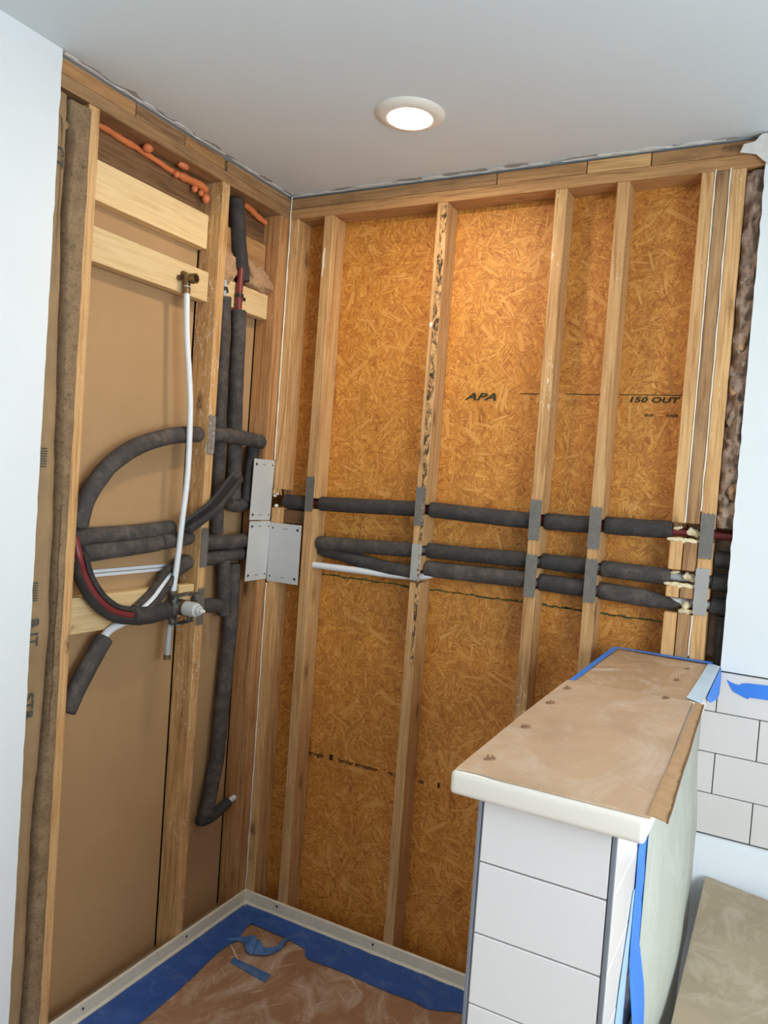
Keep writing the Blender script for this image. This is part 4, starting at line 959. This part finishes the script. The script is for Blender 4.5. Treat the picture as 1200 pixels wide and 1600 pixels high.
def gsheet(u, v):
    y = -.935 + u * .925; z = 1.166 - v * .80
    t = max(0, min(1, (.98 - z) / .28)); t = t * t * (3 - 2 * t)
    t *= min(1, u * 7)
    x = 1.6025 + .0145 * t + .004 * (noise.noise(Vector((u * 5, v * 1.3, 3))) + .6) * (.4 + .6 * t) + .016 * math.sin(math.pi * min(1, u * 1.15)) * t
    return Vector((x, y, z))
setp(grid('protective_sheet', gsheet, 30, 30, M['green_sheet'], None, .0012), 'pale grey-green protective sheet hanging down the tub side of the half wall', 'protective sheet')

# ================================================================== TUB
tub = empty('bathtub', (2.3, -.4, ZF), 'white bathtub behind the half wall under the white tiles', 'bathtub')
TX0, TX1, TY0, TY1, TZ = 1.6015, 3.04, -1.08, -.0045, .713
def tub_shell():
    bm = bmesh.new()
    def ring(x0, x1, y0, y1, z, r, rf=None, n=6):
        rf = rf or r
        out = []
        for cx, cy, a0, q in ((x1 - r, y1 - r, 0, r), (x0 + r, y1 - r, 90, r), (x0 + rf, y0 + rf, 180, rf), (x1 - rf, y0 + rf, 270, rf)):
            for i in range(n + 1):
                a = math.radians(a0 + 90 * i / n); out.append(bm.verts.new((cx + q * math.cos(a), cy + q * math.sin(a), z)))
        return out
    R = [ring(TX0, TX1, TY0, TY1, ZF, .003, .07), ring(TX0, TX1, TY0, TY1, TZ - .008, .003, .07), ring(TX0 + .001, TX1 - .004, TY0 + .004, TY1 - .001, TZ - .002, .004, .07), ring(TX0 + .003, TX1 - .012, TY0 + .012, TY1 - .004, TZ, .005, .07),
         ring(TX0 + .009, TX1 - .06, TY0 + .035, TY1 - .015, TZ - .001, .012), ring(TX0 + .0105, TX1 - .066, TY0 + .040, TY1 - .021, TZ - .008, .020), ring(TX0 + .012, TX1 - .09, TY0 + .05, TY1 - .026, .50, .035), ring(TX0 + .018, TX1 - .12, TY0 + .06, TY1 - .034, .435, .045), ring(TX0 + .06, TX1 - .2, TY0 + .11, TY1 - .085, .405, .05)]
    for a, b in zip(R, R[1:]):
        for i in range(len(a)): bm.faces.new((a[i], a[(i + 1) % len(a)], b[(i + 1) % len(b)], b[i]))
    bm.faces.new(R[-1]); bm.faces.new(list(reversed(R[0])))
    return bm
bm_obj('tub_shell', tub_shell(), M['tub'], tub, True)
def tubcard(u, v):
    x = 1.656 + u * .66; y = -.985 + v * .945 - u * .16 * v
    return Vector((x, y, .605 - .020 * (1 - v) + .006 * noise.noise(Vector((u * 2, v * 2, 4)))))
setp(grid('tub_cardboard', tubcard, 20, 20, M['card_tub'], None, .004), 'plaster-smeared grey-brown board laid inside the bathtub', 'cardboard')
setp(grid('tub_liner', lambda u, v: Vector((1.69 + u * 1.05, -.95 + v * .86, .4085 + .002 * noise.noise(Vector((u * 4, v * 3, 1))))), 12, 12, M['card_floor'], None, .002), 'brown cardboard liner shaded beneath the board in the bathtub', 'cardboard')
straight('painter_tape', [(1.664, -.0132, 1.175), (1.697, -.0135, 1.166), (1.77, -.0135, 1.178), (2.3, -.0135, 1.18)], [(1.682, -.0132, 1.145), (1.725, -.0135, 1.130), (1.774, -.0135, 1.137), (2.3, -.0135, 1.135)], 'tape_bright', 'blue tape stuck across the top row of white tub tiles', .002, 2, (0, -1, 0), None)
